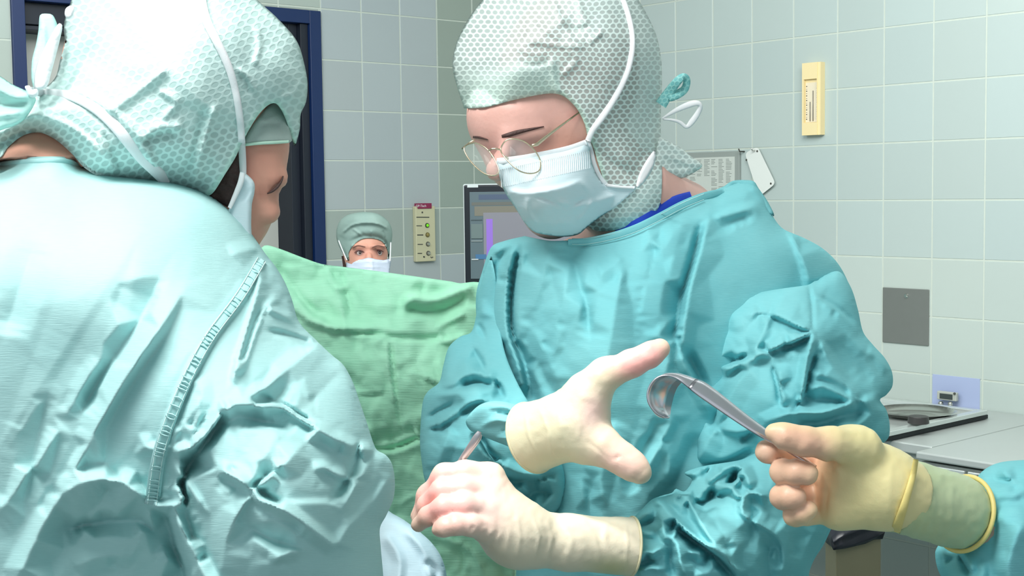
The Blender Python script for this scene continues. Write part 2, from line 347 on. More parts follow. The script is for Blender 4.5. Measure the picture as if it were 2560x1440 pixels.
def puff(name,outline,ctrl,m,parent,res=7,soft=(60,.05),hard=(8,.003),back=.06,folds=(),crump=None,round_=True,extra=None,densf=None,colf=None,fold_smooth=0,key=None,uvscale=None,loc=None,ylow=1500,wob=0,fa=1.,fw=1.,net=0,bga=2.2,over=None,overlift=.003):
    """solid shape whose outline is a smooth closed curve (x,y[,1=crisp edge from here]) standing at its own depth; ctrl = (x,y,depth) of the front"""
    O=np.array([(p[0],p[1]) for p in outline],float); fl=[len(p)>2 and p[2]==1 for p in outline]; n=len(O)
    def cr(i,t):
        p0,p1,p2,p3=O[(i-1)%n],O[i],O[(i+1)%n],O[(i+2)%n]
        if fl[(i-1)%n]!=fl[i] : p0=p1
        if fl[(i+1)%n]!=fl[i] : p3=p2
        if not round_: return p1+(p2-p1)*t
        a=.5
        return ((2*t**3-3*t**2+1)*p1+(t**3-2*t**2+t)*(p2-p0)*a*min(1,np.hypot(*(p2-p1))/max(1e-6,np.hypot(*(p2-p0))*.5))+(-2*t**3+3*t**2)*p2+(t**3-t**2)*(p3-p1)*a*min(1,np.hypot(*(p2-p1))/max(1e-6,np.hypot(*(p3-p1))*.5)))
    bp=[];bf=[]
    for i in range(n):
        d=np.hypot(*(O[(i+1)%n]-O[i])); r=res if min(O[i][1],O[(i+1)%n][1])<ylow else 40
        k=max(1,int(round(d/r)))
        for j in range(k): bp.append(cr(i,j/k)); bf.append(fl[i])
    bp=np.array(bp); nb=len(bp)
    lo=bp.min(0); hi=bp.max(0)
    hy=min(hi[1],ylow)
    ys=np.arange(lo[1]+res*.5,hy,res*.87); G=[]
    for r_,y in enumerate(ys):
        xs=np.arange(lo[0]+(r_%2)*res*.5,hi[0],res); G.append(np.stack([xs,np.full(len(xs),y)],1))
    if hi[1]>ylow:
        for r_,y in enumerate(np.arange(ylow+25,hi[1],35)):
            xs=np.arange(lo[0]+(r_%2)*20,hi[0],40); G.append(np.stack([xs,np.full(len(xs),y)],1))
    G=np.concatenate(G); G=G[inside(G,bp)]
    G=G+ (RNG.rand(*G.shape)-.5)*res*.15
    closed=np.vstack([bp,bp[:1]])
    d,_,_=poly_dist(G,closed); G=G[d>np.where(G[:,1]>ylow,14,res*.5)]
    allp=[Vector(p) for p in bp.tolist()]+[Vector(p) for p in G.tolist()]
    r=geometry.delaunay_2d_cdt(allp,[(i,(i+1)%nb) for i in range(nb)],[],1,1e-5)
    P=np.array([tuple(v) for v in r[0]]); T=[tuple(f) for f in r[2]]
    # distances
    def dist_flag(flag):
        best=np.full(len(P),1e9)
        for i in range(nb):
            if bf[i]!=flag: continue
            dd,_,_=seg_dist(P,closed[i],closed[i+1]); best=np.minimum(best,dd)
        return best
    ds=dist_flag(False); dh=dist_flag(True)
    base=tps(ctrl)(P) if len(ctrl)>2 else np.full(len(P),ctrl[0][2])
    def rnd(d,R,dep): 
        q=1-np.clip(d/R,0,1); return dep*(1-np.sqrt(np.clip(1-q*q,0,1)))
    off=rnd(ds,soft[0],soft[1])+rnd(dh,hard[0],hard[1])
    h=creases(P,folds,fa,fw,net,bga=bga) if net else fold_h(P,folds,fa,fw)
    if crump: 
        for c in (crump if isinstance(crump,list) else [crump]):
            k=facets(P,c[1],c[0],c[2],c[4] if len(c)>4 else .6,c[5] if len(c)>5 else 1.5)
            if len(c)>3 and c[3]:  # local: (cx,cy,rad)
                g=np.exp(-((P[:,0]-c[3][0][0])**2+(P[:,1]-c[3][0][1])**2)/c[3][2]**2); k=k*g
            h=h+k
    if extra is not None: h=h+extra(P)
    fade=np.clip(np.minimum(ds,dh)/12,0,1); h=h*(.25+.75*fade)
    Y=base+off-h
    if over:
        for i in range(len(P)):
            s_=surfY(P[i,0],P[i,1],over,None)
            if s_ is not None and Y[i]>s_-overlift: Y[i]=s_-overlift
    if fold_smooth:
        E=set()
        for t in T:
            for a,b in ((t[0],t[1]),(t[1],t[2]),(t[2],t[0])): E.add((min(a,b),max(a,b)))
        E=np.array(list(E)); 
        for _ in range(fold_smooth):
            s=np.zeros(len(P)); c=np.zeros(len(P)); np.add.at(s,E[:,0],Y[E[:,1]]); np.add.at(s,E[:,1],Y[E[:,0]]); np.add.at(c,E[:,0],1); np.add.at(c,E[:,1],1)
            Y=.5*Y+.5*s/np.maximum(c,1)
    bnd=np.zeros(len(P),bool); dm=np.minimum(ds,dh); bnd=dm<1e-3
    D=at(P[:,0],P[:,1],Y); dmax=max(dm.max(),1)
    bb=base+np.maximum(off,0)+back*np.sqrt(np.clip(dm/min(dmax,soft[0]*1.5),0,1))
    bb=np.maximum(bb,Y+.0015)
    # the back is the front mirrored in depth, with a slightly smaller outline
    bi=np.full(len(P),-1); idx=np.where(~bnd)[0]; bi[bnd]=np.where(bnd)[0]; bi[idx]=len(P)+np.arange(len(idx))
    Bk=at(P[idx,0],P[idx,1],bb[idx])
    verts=np.vstack([D,Bk]); faces=[t for t in T]+[(bi[t[0]],bi[t[2]],bi[t[1]]) for t in T]
    ym=np.mean([c[2] for c in ctrl]); uv=np.stack([P[:,0],-P[:,1]],1)*ym/F
    uv=np.vstack([uv,uv[idx]])
    col=None
    if colf is not None: c=colf(P); col=np.vstack([c,c[idx]])
    elif isinstance(m,bpy.types.Material) and 'honeycomb' in m.name: col=np.ones((len(verts),3))
    at2={}
    if densf is not None: dd=densf(P); at2['dens']=np.concatenate([dd,dd[idx]])
    # orient faces: front faces should look to the camera
    o=meshobj(name,verts,faces,m,parent,uv=uv,col=col,attrs=at2,loc=loc)
    bm=bmesh.new(); bm.from_mesh(o.data); bmesh.ops.recalc_face_normals(bm,faces=bm.faces); bm.to_mesh(o.data); bm.free()
    if key: bvh(key,o)
    return o
def ribbon(name,pts,w,m,parent,keys=None,lift=.002,thick=.0012,n=6,default=1.6,uvs=True,round_=True,loc=None,key=None):
    """flat strip; pts (x,y) laid on the named surfaces or (x,y,Y) free; w width in pixels, number or list"""
    P=[list(p)+[surfY(p[0],p[1],keys,default)-lift] if len(p)==2 else list(p) for p in pts]
    ws=[w]*len(P) if not hasattr(w,'__len__') else list(w)
    Q=np.array([p+[q] for p,q in zip(P,ws)]); 
    if round_:
        Q=smoothpts(Q,n)
        if keys and len(pts[0])==2:
            for q in Q: q[2]=min(q[2],surfY(q[0],q[1],keys,q[2]+lift)-lift) 
    vs=[];fs=[];uv=[]
    L=0
    for i,q in enumerate(Q):
        a=Q[max(i-1,0)];b=Q[min(i+1,len(Q)-1)]; t=b[:2]-a[:2]; t=t/(np.hypot(*t)+1e-9); nn=np.array([-t[1],t[0]])*q[3]/2
        if i: L+=np.hypot(*(q[:2]-Q[i-1][:2]))
        for s,dy in ((-1,.0005),(-.5,-.0006),(0,-.0009),(.5,-.0006),(1,.0005),(1,thick),(-1,thick)):
            vs.append(at(q[0]+nn[0]*s,q[1]+nn[1]*s,q[2]+dy)); uv.append((L*q[2]/F,s*q[3]/2*q[2]/F))
    for i in range(len(Q)-1):
        for k in range(7): fs.append((i*7+k,i*7+(k+1)%7,(i+1)*7+(k+1)%7,(i+1)*7+k))
    fs.append(tuple(range(7))); fs.append(tuple((len(Q)-1)*7+k for k in range(7))[::-1])
    col=np.ones((len(vs),3))
    o=meshobj(name,vs,fs,m,parent,uv=uv,loc=loc,col=col,attrs={'dens':np.full(len(vs),.2)})
    if key: bvh(key,o)
    return o
# ---------------------------------------------------------------- signed-distance solids
def rcone(P,a,b,ra,rb):
    a=np.asarray(a,np.float32); b=np.asarray(b,np.float32); d=b-a; L=max(float(d@d),1e-9)
    t=np.clip(((P-a)@d)/L,0,1); return np.linalg.norm(P-a-t[...,None]*d,axis=-1)-(ra+(rb-ra)*t)
def ellip(P,c,r,Rm=None):
    q=P-np.asarray(c,np.float32)
    if Rm is not None: q=q@np.asarray(Rm,np.float32)
    r=np.asarray(r,np.float32); k0=np.linalg.norm(q/r,axis=-1); k1=np.linalg.norm(q/(r*r),axis=-1)
    return k0*(k0-1)/np.maximum(k1,1e-6)
def smin(a,b,k):
    h=np.clip(.5+.5*(b-a)/k,0,1); return b*(1-h)+a*h-k*h*(1-h)
def surface_nets(fn,lo,hi,h):
    lo=np.array(lo)-2*h; hi=np.array(hi)+2*h; n=np.ceil((hi-lo)/h).astype(int)+1
    ax=[(lo[i]+h*np.arange(n[i])).astype(np.float32) for i in range(3)]
    X=np.stack(np.meshgrid(*ax,indexing='ij'),-1).reshape(-1,3)
    Vv=np.concatenate([fn(X[i:i+300000]) for i in range(0,len(X),300000)]).reshape(n)
    ins=Vv<0; c=n-1
    cnt=np.zeros(c); acc=np.zeros(tuple(c)+(3,))
    cor=[(i,j,k) for i in (0,1) for j in (0,1) for k in (0,1)]
    sl=lambda o:tuple(slice(o[i],o[i]+c[i]) for i in range(3))
    for a in cor:
        for ax_ in range(3):
            if a[ax_]: continue
            b=list(a); b[ax_]=1
            va=Vv[sl(a)];vb=Vv[sl(b)]; m=(va<0)!=(vb<0); den=np.where(m,va-vb,1); t=np.where(m,va/den,0)
            cnt+=m
            for q in range(3): acc[...,q]+=np.where(m,a[q]+(t if q==ax_ else 0),0)
    act=cnt>0; idx=-np.ones(tuple(c),int); idx[act]=np.arange(act.sum())
    g=np.argwhere(act); verts=lo+h*(g+acc[act]/cnt[act][:,None])
    faces=[]
    for ax_ in range(3):
        o=[slice(1,-1) if i!=ax_ else slice(0,c[i]) for i in range(3)]
        a=ins[tuple(slice(1,c[i]) if i!=ax_ else slice(0,c[i]) for i in range(3))]
        b=ins[tuple(slice(1,c[i]) if i!=ax_ else slice(1,c[i]+1) for i in range(3))]
        e=np.argwhere(a!=b)
        if len(e)==0: continue
        fl=a[tuple(e.T)]
        e2=e.copy()
        for i in range(3):
            if i!=ax_: e2[:,i]+=1
        u,v=[(1,2),(2,0),(0,1)][ax_]
        def cell(du,dv):
            q=e2.copy(); q[:,u]-=du; q[:,v]-=dv; return idx[tuple(q.T)]
        q=np.stack([cell(0,0),cell(1,0),cell(1,1),cell(0,1)],1)
        q=np.where(fl[:,None],q,q[:,::-1]); faces.append(q)
    return verts,np.concatenate(faces)
def sdf_obj(name,fn,lo,hi,h,m,parent,colf=None,key=None,disp=None,loc=None):
    v,f=surface_nets(fn,lo,hi,h)
    for _ in range(2):  # pull onto the surface
        p=v.astype(np.float32); e=.5*h; d=fn(p)
        g=np.stack([fn(p+np.eye(3,dtype=np.float32)[i]*e)-fn(p-np.eye(3,dtype=np.float32)[i]*e) for i in range(3)],-1)
        g/=np.linalg.norm(g,axis=1)[:,None]+1e-9; v=v-np.clip(d,-h,h)[:,None]*g
    if disp is not None: v=v+g*disp(v)[:,None]
    col=colf(v) if colf is not None else None
    o=meshobj(name,v,f.tolist(),m,parent,col=col,loc=loc)
    if key: bvh(key,o)
    return o
def project(v):
    d=np.asarray(v)-[0,0,CAMZ]; z=d[:,1]*cp_-d[:,2]*sp_; y=-d[:,2]*cp_-d[:,1]*sp_
    # y2 (down) and depth in the pitched camera
    u=F*d[:,0]/z; w=F*y/z
    return np.stack([1280+u*cr_-w*sr_,720+u*sr_+w*cr_],1)
class Sk:
    """a skeleton of round cones in picture-guided world space, merged with a smooth union"""
    def __init__(s,k=.012): s.p=[]; s.k=k
    def cone(s,a,b,ra,rb,k=None): s.p.append(('c',at(*a),at(*b),ra,rb,k or s.k)); return s
    def wcone(s,a,b,ra,rb,k=None): s.p.append(('c',np.array(a,float),np.array(b,float),ra,rb,k or s.k)); return s
    def ball(s,a,r,k=None): return s.cone(a,a,r,r,k)
    def ell(s,c,r,k=None,Rm=None): s.p.append(('e',at(*c),r,Rm,0,k or s.k)); return s
    def cut(s,c,r,k=None): s.p.append(('x',at(*c),r,None,0,k or s.k)); return s
    def chain(s,pts,rs,k=None):
        for i in range(len(pts)-1): s.cone(pts[i],pts[i+1],rs[i],rs[i+1],k)
        return s
    def half(s,p,n):
        n=np.asarray(n,float); s.p.append(('h',np.asarray(p,float),n/np.linalg.norm(n),0,0,0)); return s
    def f(s,P):
        d=None
        for q in s.p:
            if q[0]=='c': e=rcone(P,q[1],q[2],q[3],q[4])
            elif q[0]=='e': e=ellip(P,q[1],q[2],q[3])
            elif q[0]=='h': d=np.maximum(d,(P-q[1].astype(np.float32))@q[2].astype(np.float32)); continue
            else:
                e=ellip(P,q[1],q[2],q[3]); d=-smin(-d,e,q[5]); continue
            d=e if d is None else smin(d,e,q[5])
        return d
    def box(s):
        lo=np.full(3,9e9);hi=-lo
        for q in s.p:
            if q[0]=='c':
                r=max(q[3],q[4]); 
                for c in (q[1],q[2]): lo=np.minimum(lo,c-r);hi=np.maximum(hi,c+r)
            elif q[0]=='e': r=max(q[2]); lo=np.minimum(lo,q[1]-r);hi=np.maximum(hi,q[1]+r)
        return lo-.01,hi+.01
def skobj(name,sk,h,m,parent,**k):
    lo,hi=sk.box(); return sdf_obj(name,sk.f,lo,hi,h,m,parent,**k)

def tuck(body,garments,lift=.007):
    """seat the body inside its clothes: skin that would come through a garment is pressed in under it"""
    l=rootloc(body); o=Vector((0,0,CAMZ)); n=0
    for v in body.data.vertices:
        w=l+v.co; d=w-o; dist=d.length; d.normalize()
        best=None
        for g in garments:
            h=BV[g].ray_cast(o,d)
            if h[0] is not None and h[3]>dist-lift-.03*0 and h[3]<dist+.25:
                best=h[3] if best is None else min(best,h[3])
            elif h[0] is not None and h[3]<=dist-lift: best=None; break
        if best is not None and h is not None: v.co=o+d*(best+lift)-l; n+=1
    body.data.update()
def sctl(keys,pts,lift,default):
    return [(x,y,surfY(x,y,keys,default)-lift) for x,y in pts]
# ---------------------------------------------------------------- the room
BA=.7167; RA=-.8541; TW=.1942; TH=.2
bO=np.array([-.7443,5.4799,CAMZ+.7295]); bD=np.array([math.cos(BA),math.sin(BA),0]); bN=np.array([math.sin(BA),-math.cos(BA),0])
rO=np.array([.6706,5.5398,CAMZ+.5481]); rD=np.array([math.cos(RA),math.sin(RA),0]); rN=np.array([math.sin(RA),-math.cos(RA),0])
UP=np.array([0,0,1.]); CEIL=3.03
def on_back(px,py,d=0): return at_plane(px,py,bO+bN*d,bN)
def on_right(px,py,d=0): return at_plane(px,py,rO+rN*d,rN)
def st(p,O,D): return float(np.dot(p-O,D)),float(p[2])
corner=5.695*TW
m_tile=attrmat('glazed_tile',rough=.28,spec=.45,bump=(3.,.0006)); m_grout=mat('grout',(196,204,194),.9,noise=(40,.06))
def tilewall(name,O,D,N,c0,c1,s_lo,s_hi,colf,hole=None):
    vs=[];fs=[];mi=[];cl=[]
    def rect(a,b,c,d,dep,k,col,g=0,inner=None):
        i=len(vs)
        for s,z in ((a,c),(b,c),(b,d),(a,d)): vs.append(O*[1,1,0]+D*s+UP*z+N*dep); cl.append(col)
        return [i,i+1,i+2,i+3]
    def cell(a,b,c,d,col):
        g=.0022; e=.0016
        o=rect(a+g,b-g,c+g,d-g,-.002,0,col); n=rect(a+g+e,b-g-e,c+g+e,d-g-e,.0,0,col)
        fs.append(n); mi.append(0)
        for k in range(4): fs.append([o[k],o[(k+1)%4],n[(k+1)%4],n[k]]); mi.append(0)
    z0=float(O[2])
    for c in range(c0,c1):
        for r in range(-6,14):
            a,b=max(c*TW,s_lo),min((c+1)*TW,s_hi); zt,zb=min(z0-r*TH,CEIL),max(z0-(r+1)*TH,0)
            if b-a<.01 or zt-zb<.01: continue
            col=colf(c,r)
            if hole:
                ha,hb,hz=hole
                if a>=ha and b<=hb and zt<=hz: continue
                if b>ha and a<hb and zb<hz:
                    if zt>hz and a>=ha and b<=hb: cell(a,b,hz,zt,col); continue
                    if a<ha: cell(a,ha,zb,zt,col)
                    if b>hb: cell(hb,b,zb,zt,col)
                    if zt>hz: cell(max(a,ha),min(b,hb),hz,zt,col)
                    continue
            cell(a,b,zb,zt,col)
    # grout bed: a slab
    parts=[(s_lo,s_hi,0,CEIL)] if not hole else [(s_lo,hole[0],0,CEIL),(hole[1],s_hi,0,CEIL),(hole[0],hole[1],hole[2],CEIL)]
    for a,b,c,d in parts:
        f=rect(a,b,c,d,-.0016,1,(1,1,1)); k=rect(a,b,c,d,-.12,1,(1,1,1)); fs.append(f); mi.append(1); fs.append(k[::-1]); mi.append(1)
        for q in range(4): fs.append([k[q],k[(q+1)%4],f[(q+1)%4],f[q]]); mi.append(1)
    vs_=np.array(vs)
    o=meshobj(name,vs_,fs,[m_tile,m_grout],smooth=False,col=np.array(cl),matidx=mi); return struct(o)
def tc(*rgb):
    j=RNG.rand()*.05-.025; j2=(RNG.rand()-.5)*.02
    c=np.array(lin(rgb))*np.array([1.01,1.0,1.03]); return c*(1+j)*np.array([1+j2,1,1-j2])
def bcol(c,r):
    if c<0: return tc(168,180,170)
    if c>=3 and r<4: return tc(150,163,152)
    if r==4: return tc(156,168,160)
    if r==-1 and c<0: return tc(168,182,170)
    return tc(168,178,178)
def rcol(c,r):
    return tc(177,191,186) if r<=3 else tc(184,196,188)
p=on_back(798,28); sR,zT=st(p,bO,bD); sL,_=st(on_back(27,60),bO,bD); zT=st(on_back(700,20),bO,bD)[1]
wall_back=tilewall('wall_back',bO,bD,bN,-16,7,-3.0,corner,bcol,hole=(sL,sR,zT))
dcor=-.884
wall_right=tilewall('wall_right',rO,rD,rN,-6,26,dcor,4.9,rcol)
def slab(name,z0,z1,m):
    bm=bmesh.new(); obox(bm,(-3.5,-2.5,z0),(8,0,0),(0,9.2,0),(0,0,z1-z0)); return struct(bm_obj(name,bm,m,loc=(0,0,z0)))
slab('floor',-.1,0,mat('floor_vinyl',(120,140,138),.4,noise=(6,.08)))
slab('ceiling',CEIL,CEIL+.1,mat('ceiling_paint',(232,234,230),.9,noise=(3,.03)))
# blue violet accent tile under the clock
def wallbox(bm,O,D,N,s0,s1,z0,z1,d0,d1): obox(bm,tuple(O*[1,1,0]+D*s0+UP*z0+N*d0),tuple(D*(s1-s0)),tuple(N*(d1-d0)),tuple(UP*(z1-z0)))
c8=9; 
def rst(px,py): return st(on_right(px,py),rO,rD)
def bst(px,py): return st(on_back(px,py),bO,bD)
s0,_=rst(2329,980); s1,_=rst(2450,980); _,z1=rst(2390,941); z0=z1-.196
bm=bmesh.new(); wallbox(bm,rO,rD,rN,s0+.003,s1,z0,z1,-.001,.0015)
o=bm_obj('trim_1',bm,mat('violet_tile',(166,178,212),.3),loc=tuple(on_right(2390,1000)),bevel=.001); struct(o)
# door
m_blue=mat('blue_enamel',(2,36,84),.4,noise=(4,.05)); m_black=mat('black_rubber',(18,26,40),.5); m_leaf=mat('door_leaf_laminate',(186,188,182),.5,noise=(3,.03))
door=bpy.data.objects.new('door_1',None); S.collection.objects.link(door); door.location=tuple(bO*[1,1,0]+bD*(sL+sR)/2); struct(door)
zT2=zT-.052
bm=bmesh.new()
sLi=bst(64,150)[0]; sRi=bst(772,120)[0]
wallbox(bm,bO,bD,bN,sL,sLi,0,zT,-.10,.012); wallbox(bm,bO,bD,bN,sRi,sR,0,zT,-.10,.012); wallbox(bm,bO,bD,bN,sLi,sRi,zT2,zT,-.10,.012)
bm_obj('door_frame',bm,m_blue,door,bevel=.002)
bm=bmesh.new(); wallbox(bm,bO,bD,bN,sRi-.035,sRi,0,zT2,-.12,-.004); wallbox(bm,bO,bD,bN,sRi-.075,sRi-.035,0,zT2,-.16,-.03)
wallbox(bm,bO,bD,bN,sLi,sRi-.075,zT2-.075,zT2,-.16,-.03); wallbox(bm,bO,bD,bN,sLi,sRi-.075,zT2-.095,zT2-.08,-.15,-.02)
bm_obj('door_seal',bm,m_black,door,bevel=.002)
bm=bmesh.new(); wallbox(bm,bO,bD,bN,sLi,sRi-.075,0,zT2-.09,-.19,-.14)
lf=bm_obj('door_leaf',bm,m_leaf,door)
bm=bmesh.new(); sg=bst(640,520)[0]; wallbox(bm,bO,bD,bN,sg-.006,sg+.006,0.1,zT2-.12,-.141,-.134); bm_obj('edge_strip',bm,mat('aluminium',(150,155,152),.35,.8),lf)
# operating table control panel
M_cream=mat('cream_plastic',(196,192,160),.5,noise=(8,.03)); M_dark=mat('dark_print',(70,72,66),.7); M_chrome=mat('chrome',(205,205,200),.22,1)
def panelpt(px,py,d=0): return on_back(px,py,d)
a,zt_=bst(1031,516); b,zb_=bst(1082,652)
t=thing('control_panel','narrow cream wall panel with a green indicator lamp and three buttons under a red label','control panel',tuple(bO*[1,1,0]+bD*(a+b)/2+UP*(zb_)))
bm=bmesh.new(); wallbox(bm,bO,bD,bN,a,b,zb_,zt_,0,.022); bm_obj('housing',bm,M_cream,t,bevel=.003)
n=Vector(bN.tolist())
for px,py,kind in ((1067.5,563.5,'g'),(1068.5,587,'y'),(1069.5,610,'k'),(1070.5,633,'k')):
    c=on_back(px,py,.022)
    bm=bmesh.new(); disc(bm,c,bN,.0105,.004,24,.0095); 
    r_=bm_obj('button_ring' if kind!='k' else 'knob_base',bm,mat('ring_'+kind,(70,90,60) if kind=='g' else (110,100,60) if kind=='y' else (90,92,88),.4,.3),t,smooth=False)
    bm=bmesh.new(); disc(bm,c+bN*.004,bN,.0065 if kind=='g' else .0075,.006 if kind=='k' else .003,20,.005)
    m_=mat('green_lamp',(120,215,30),.3,emit=.35) if kind=='g' else mat('amber_lens',(140,128,70),.3) if kind=='y' else M_chrome
    bm_obj('indicator_lamp' if kind in 'gy' else 'knob',bm,m_,t)
def dash(x0,y0,x1,y1,th=2.,O=on_back,D=bD,N=bN,dep=.0222):
    p=O(x0,y0,dep);q=O(x1,y1,dep); hz=th*p[1]/F/2
    bm=bmesh.new(); obox(bm,tuple(p-UP*hz),tuple(q-p),tuple(UP*2*hz),tuple(N*.0006)); bm_obj('printed_mark',bm,M_dark,t)
dash(1041,543,1073,543.2,2.4); dash(1041,564.5,1055,564.6,2); dash(1043,587.5,1058,587.4,2.6); dash(1044,611,1057,611,2.2); dash(1044,633.5,1055,633.5,2.2)
dash(1054,531,1057.5,531,4); dash(1058,642,1062,642.5,4); dash(1076,643.5,1083,643.6,1.5,dep=.0224); dash(1076.5,641,1079,645.5,1.2); dash(1082,641,1079.5,645.5,1.2)

def text(name,s,size,p,xdir,ndir,m,parent,depth=.0004,sx=1.):
    cu=bpy.data.curves.new(name,'FONT'); cu.body=s; cu.size=size; cu.extrude=depth; cu.align_x='CENTER'; cu.align_y='CENTER'
    to=bpy.data.objects.new(name,cu); me=bpy.data.meshes.new_from_object(to); bpy.data.objects.remove(to)
    me.materials.clear(); me.materials.append(m)
    X=Vector(xdir).normalized(); Z=Vector(ndir).normalized(); Yv=Z.cross(X)
    Mx=Matrix([[*r] for r in zip(X*sx,Yv,Z)]).to_4x4(); Mx.translation=Vector(tuple(p))-rootloc(parent); me.transform(Mx)
    o=bpy.data.objects.new(name,me); S.collection.objects.link(o); o.parent=parent; return o
pl=on_back(1053,515,.022)
t2=thing('wall_label','small dark red label with white lettering above the cream control panel','label',tuple(on_back(1053,515,.03)-UP*.011))
bm=bmesh.new(); a_,zt2=bst(1035.5,508.5); b_,zb2=bst(1070,521); wallbox(bm,bO,bD,bN,a_,b_,zb2,zt2,.001,.026); bm_obj('tape',bm,mat('red_tape',(134,34,74),.4),t2,bevel=.0006)
text('lettering','OP-Tisch',.0145,on_back(1052.6,515,.0263),bD,bN,mat('white_print',(225,215,220),.5),t2)
# thermometer on the right wall
M_ivory=mat('ivory_plastic',(236,216,166),.5,noise=(6,.02)); M_paper=mat('paper_scale',(226,214,190),.7)
s0,zt=rst(2005,158); s1,zb=rst(2060,339)
t=thing('wall_thermometer','tall ivory wall thermometer with twin tubes on the grey tiles','thermometer',tuple(rO*[1,1,0]+rD*(s0+s1)/2+UP*zb))
dd=.03; sA=st(on_right(2005,158,dd),rO,rD)[0]; sB=st(on_right(2043,158,dd),rO,rD)[0]; sC=st(on_right(2060,158,.0),rO,rD)[0]
ztt=st(on_right(2020,157,dd),rO,rD)[1]; zbb=st(on_right(2020,338,dd),rO,rD)[1]
bm=bmesh.new()
w0=st(on_right(2009,200,dd),rO,rD)[0]; w1=st(on_right(2041.5,200,dd),rO,rD)[0]; wz1=st(on_right(2020,198,dd),rO,rD)[1]; wz0=st(on_right(2020,307,dd),rO,rD)[1]
for q in ((sA,w0,zbb,ztt),(w1,sB,zbb,ztt),(w0,w1,wz1,ztt),(w0,w1,zbb,wz0)): wallbox(bm,rO,rD,rN,q[0],q[1],q[2],q[3],0,dd)
wallbox(bm,rO,rD,rN,w0,w1,wz0,wz1,0,dd-.012)
wallbox(bm,rO,rD,rN,sB,sB+.012,zbb,ztt,0,dd-.004)
bm_obj('housing',bm,M_ivory,t)
bm=bmesh.new(); wallbox(bm,rO,rD,rN,w0+.002,w1-.002,wz0+.002,wz1-.012,dd-.012,dd-.0105); sc=bm_obj('scale_plate',bm,M_paper,t)
for k in range(15):
    z=wz0+.012+k*.0085
    for u0,u1,c_ in ((w0+.004,w0+.0085,k%2==0),(w1-.008,w1-.004,k%2)):
        bm=bmesh.new(); wallbox(bm,rO,rD,rN,u0,u1,z,z+(.0035 if c_ else .0015),dd-.0105,dd-.010); bm_obj('scale_tick',bm,M_dark,sc)
wm=(w0+w1)/2
for q,zz in ((-.006,.07),(.007,.11)):
    b0=rO*[1,1,0]+rD*(wm+q)+UP*(wz0+.006)+rN*(dd-.0085); tube('capillary_tube',[b0,b0+UP*(zz)],.0016,mat('tube_grey',(120,116,108),.2),t)
# steel junction plate
s0,zt=rst(2208.5,720.5); s1,_=rst(2324,720); zb=rst(2266,860)[1]; zt=rst(2266,721)[1]
t=thing('cover_plate','square dull steel cover plate with one screw set in the tiles','cover plate',tuple(rO*[1,1,0]+rD*(s0+s1)/2+UP*zb))
bm=bmesh.new(); wallbox(bm,rO,rD,rN,s0,s1,zb,zt,0,.005); bm_obj('plate',bm,mat('brushed_steel_dull',(122,126,122),.45,.35,noise=(20,.05)),t,bevel=.002)
bm=bmesh.new(); disc(bm,on_right(2266,740,.005),rN,.009,.002,20,.008); disc(bm,on_right(2266,738,.007),rN,.005,.006,14,.004); bm_obj('screw',bm,M_chrome,t)
# digital timer in front of violet tile: small clock
c=on_right(2364,993,.02)
t=thing('digital_timer','small grey digital timer propped against the violet tile','timer',tuple(on_right(2364,1004,.05)))
sA,zA=st(on_right(2342,977,.03),rO,rD); sB,_=st(on_right(2391,977,.03),rO,rD); zB=st(on_right(2365,1001,.03),rO,rD)[1]
bm=bmesh.new(); wallbox(bm,rO,rD,rN,sA,sB,zB,zA,.015,.03); bm_obj('case',bm,mat('timer_grey',(176,180,172),.5),t,bevel=.003)
sA2,zA2=st(on_right(2349,983,.031),rO,rD); sB2,_=st(on_right(2381,983,.031),rO,rD); zB2=st(on_right(2365,998,.031),rO,rD)[1]
bm=bmesh.new(); wallbox(bm,rO,rD,rN,sA2,sB2,zB2,zA2,.03,.031); bm_obj('display',bm,mat('lcd_dark',(62,70,70),.3),t)
bm=bmesh.new(); disc(bm,on_right(2387,984,.03),rN,.004,.004,12); bm_obj('button',bm,M_dark,t)
# framed schedule and white plate
s0,zt=rst(1700,382); s1,_=rst(1853,378); zt=rst(1780,380)[1]; zb=rst(1780,520)[1]
t=thing('notice_board','grey framed board with a printed schedule of tables, behind the surgeon','notice board',tuple(rO*[1,1,0]+rD*(s0+s1)/2+UP*zb))
bm=bmesh.new(); wallbox(bm,rO,rD,rN,s0,s1,zb,zt,.002,.012); bm_obj('board',bm,mat('board_grey',(146,154,150),.5),t,bevel=.002)
s0p,ztp=rst(1710,396); s1p,_=rst(1842,394)
bm=bmesh.new(); wallbox(bm,rO,rD,rN,s0p,s1p,zb+.015,ztp,.012,.0135); ps=bm_obj('schedule_sheet',bm,mat('sheet_paper',(196,202,196),.6),t)
bm=bmesh.new(); rr=random.Random(3)
for k in range(7):
    sa=s0p+.006+(s1p-s0p-.012)*k/7; sb=s0p+.002+(s1p-s0p-.012)*(k+1)/7
    z=ztp-.008
    while z>zb+.02:
        if rr.random()<.86 and not (2<=k<=3 and z<ztp-.075): wallbox(bm,rO,rD,rN,sa,sa+(sb-sa)*(.45+.5*rr.random()),z-.0022,z,.0135,.0138)
        z-=.0056
bm_obj('printed_rows',bm,mat('print_grey',(132,140,136),.7),ps)
t=thing('hook_plate','white enamel plate with rounded corners and four holes hanging tilted from a hook','plate',tuple(on_right(1900,470,.02)))
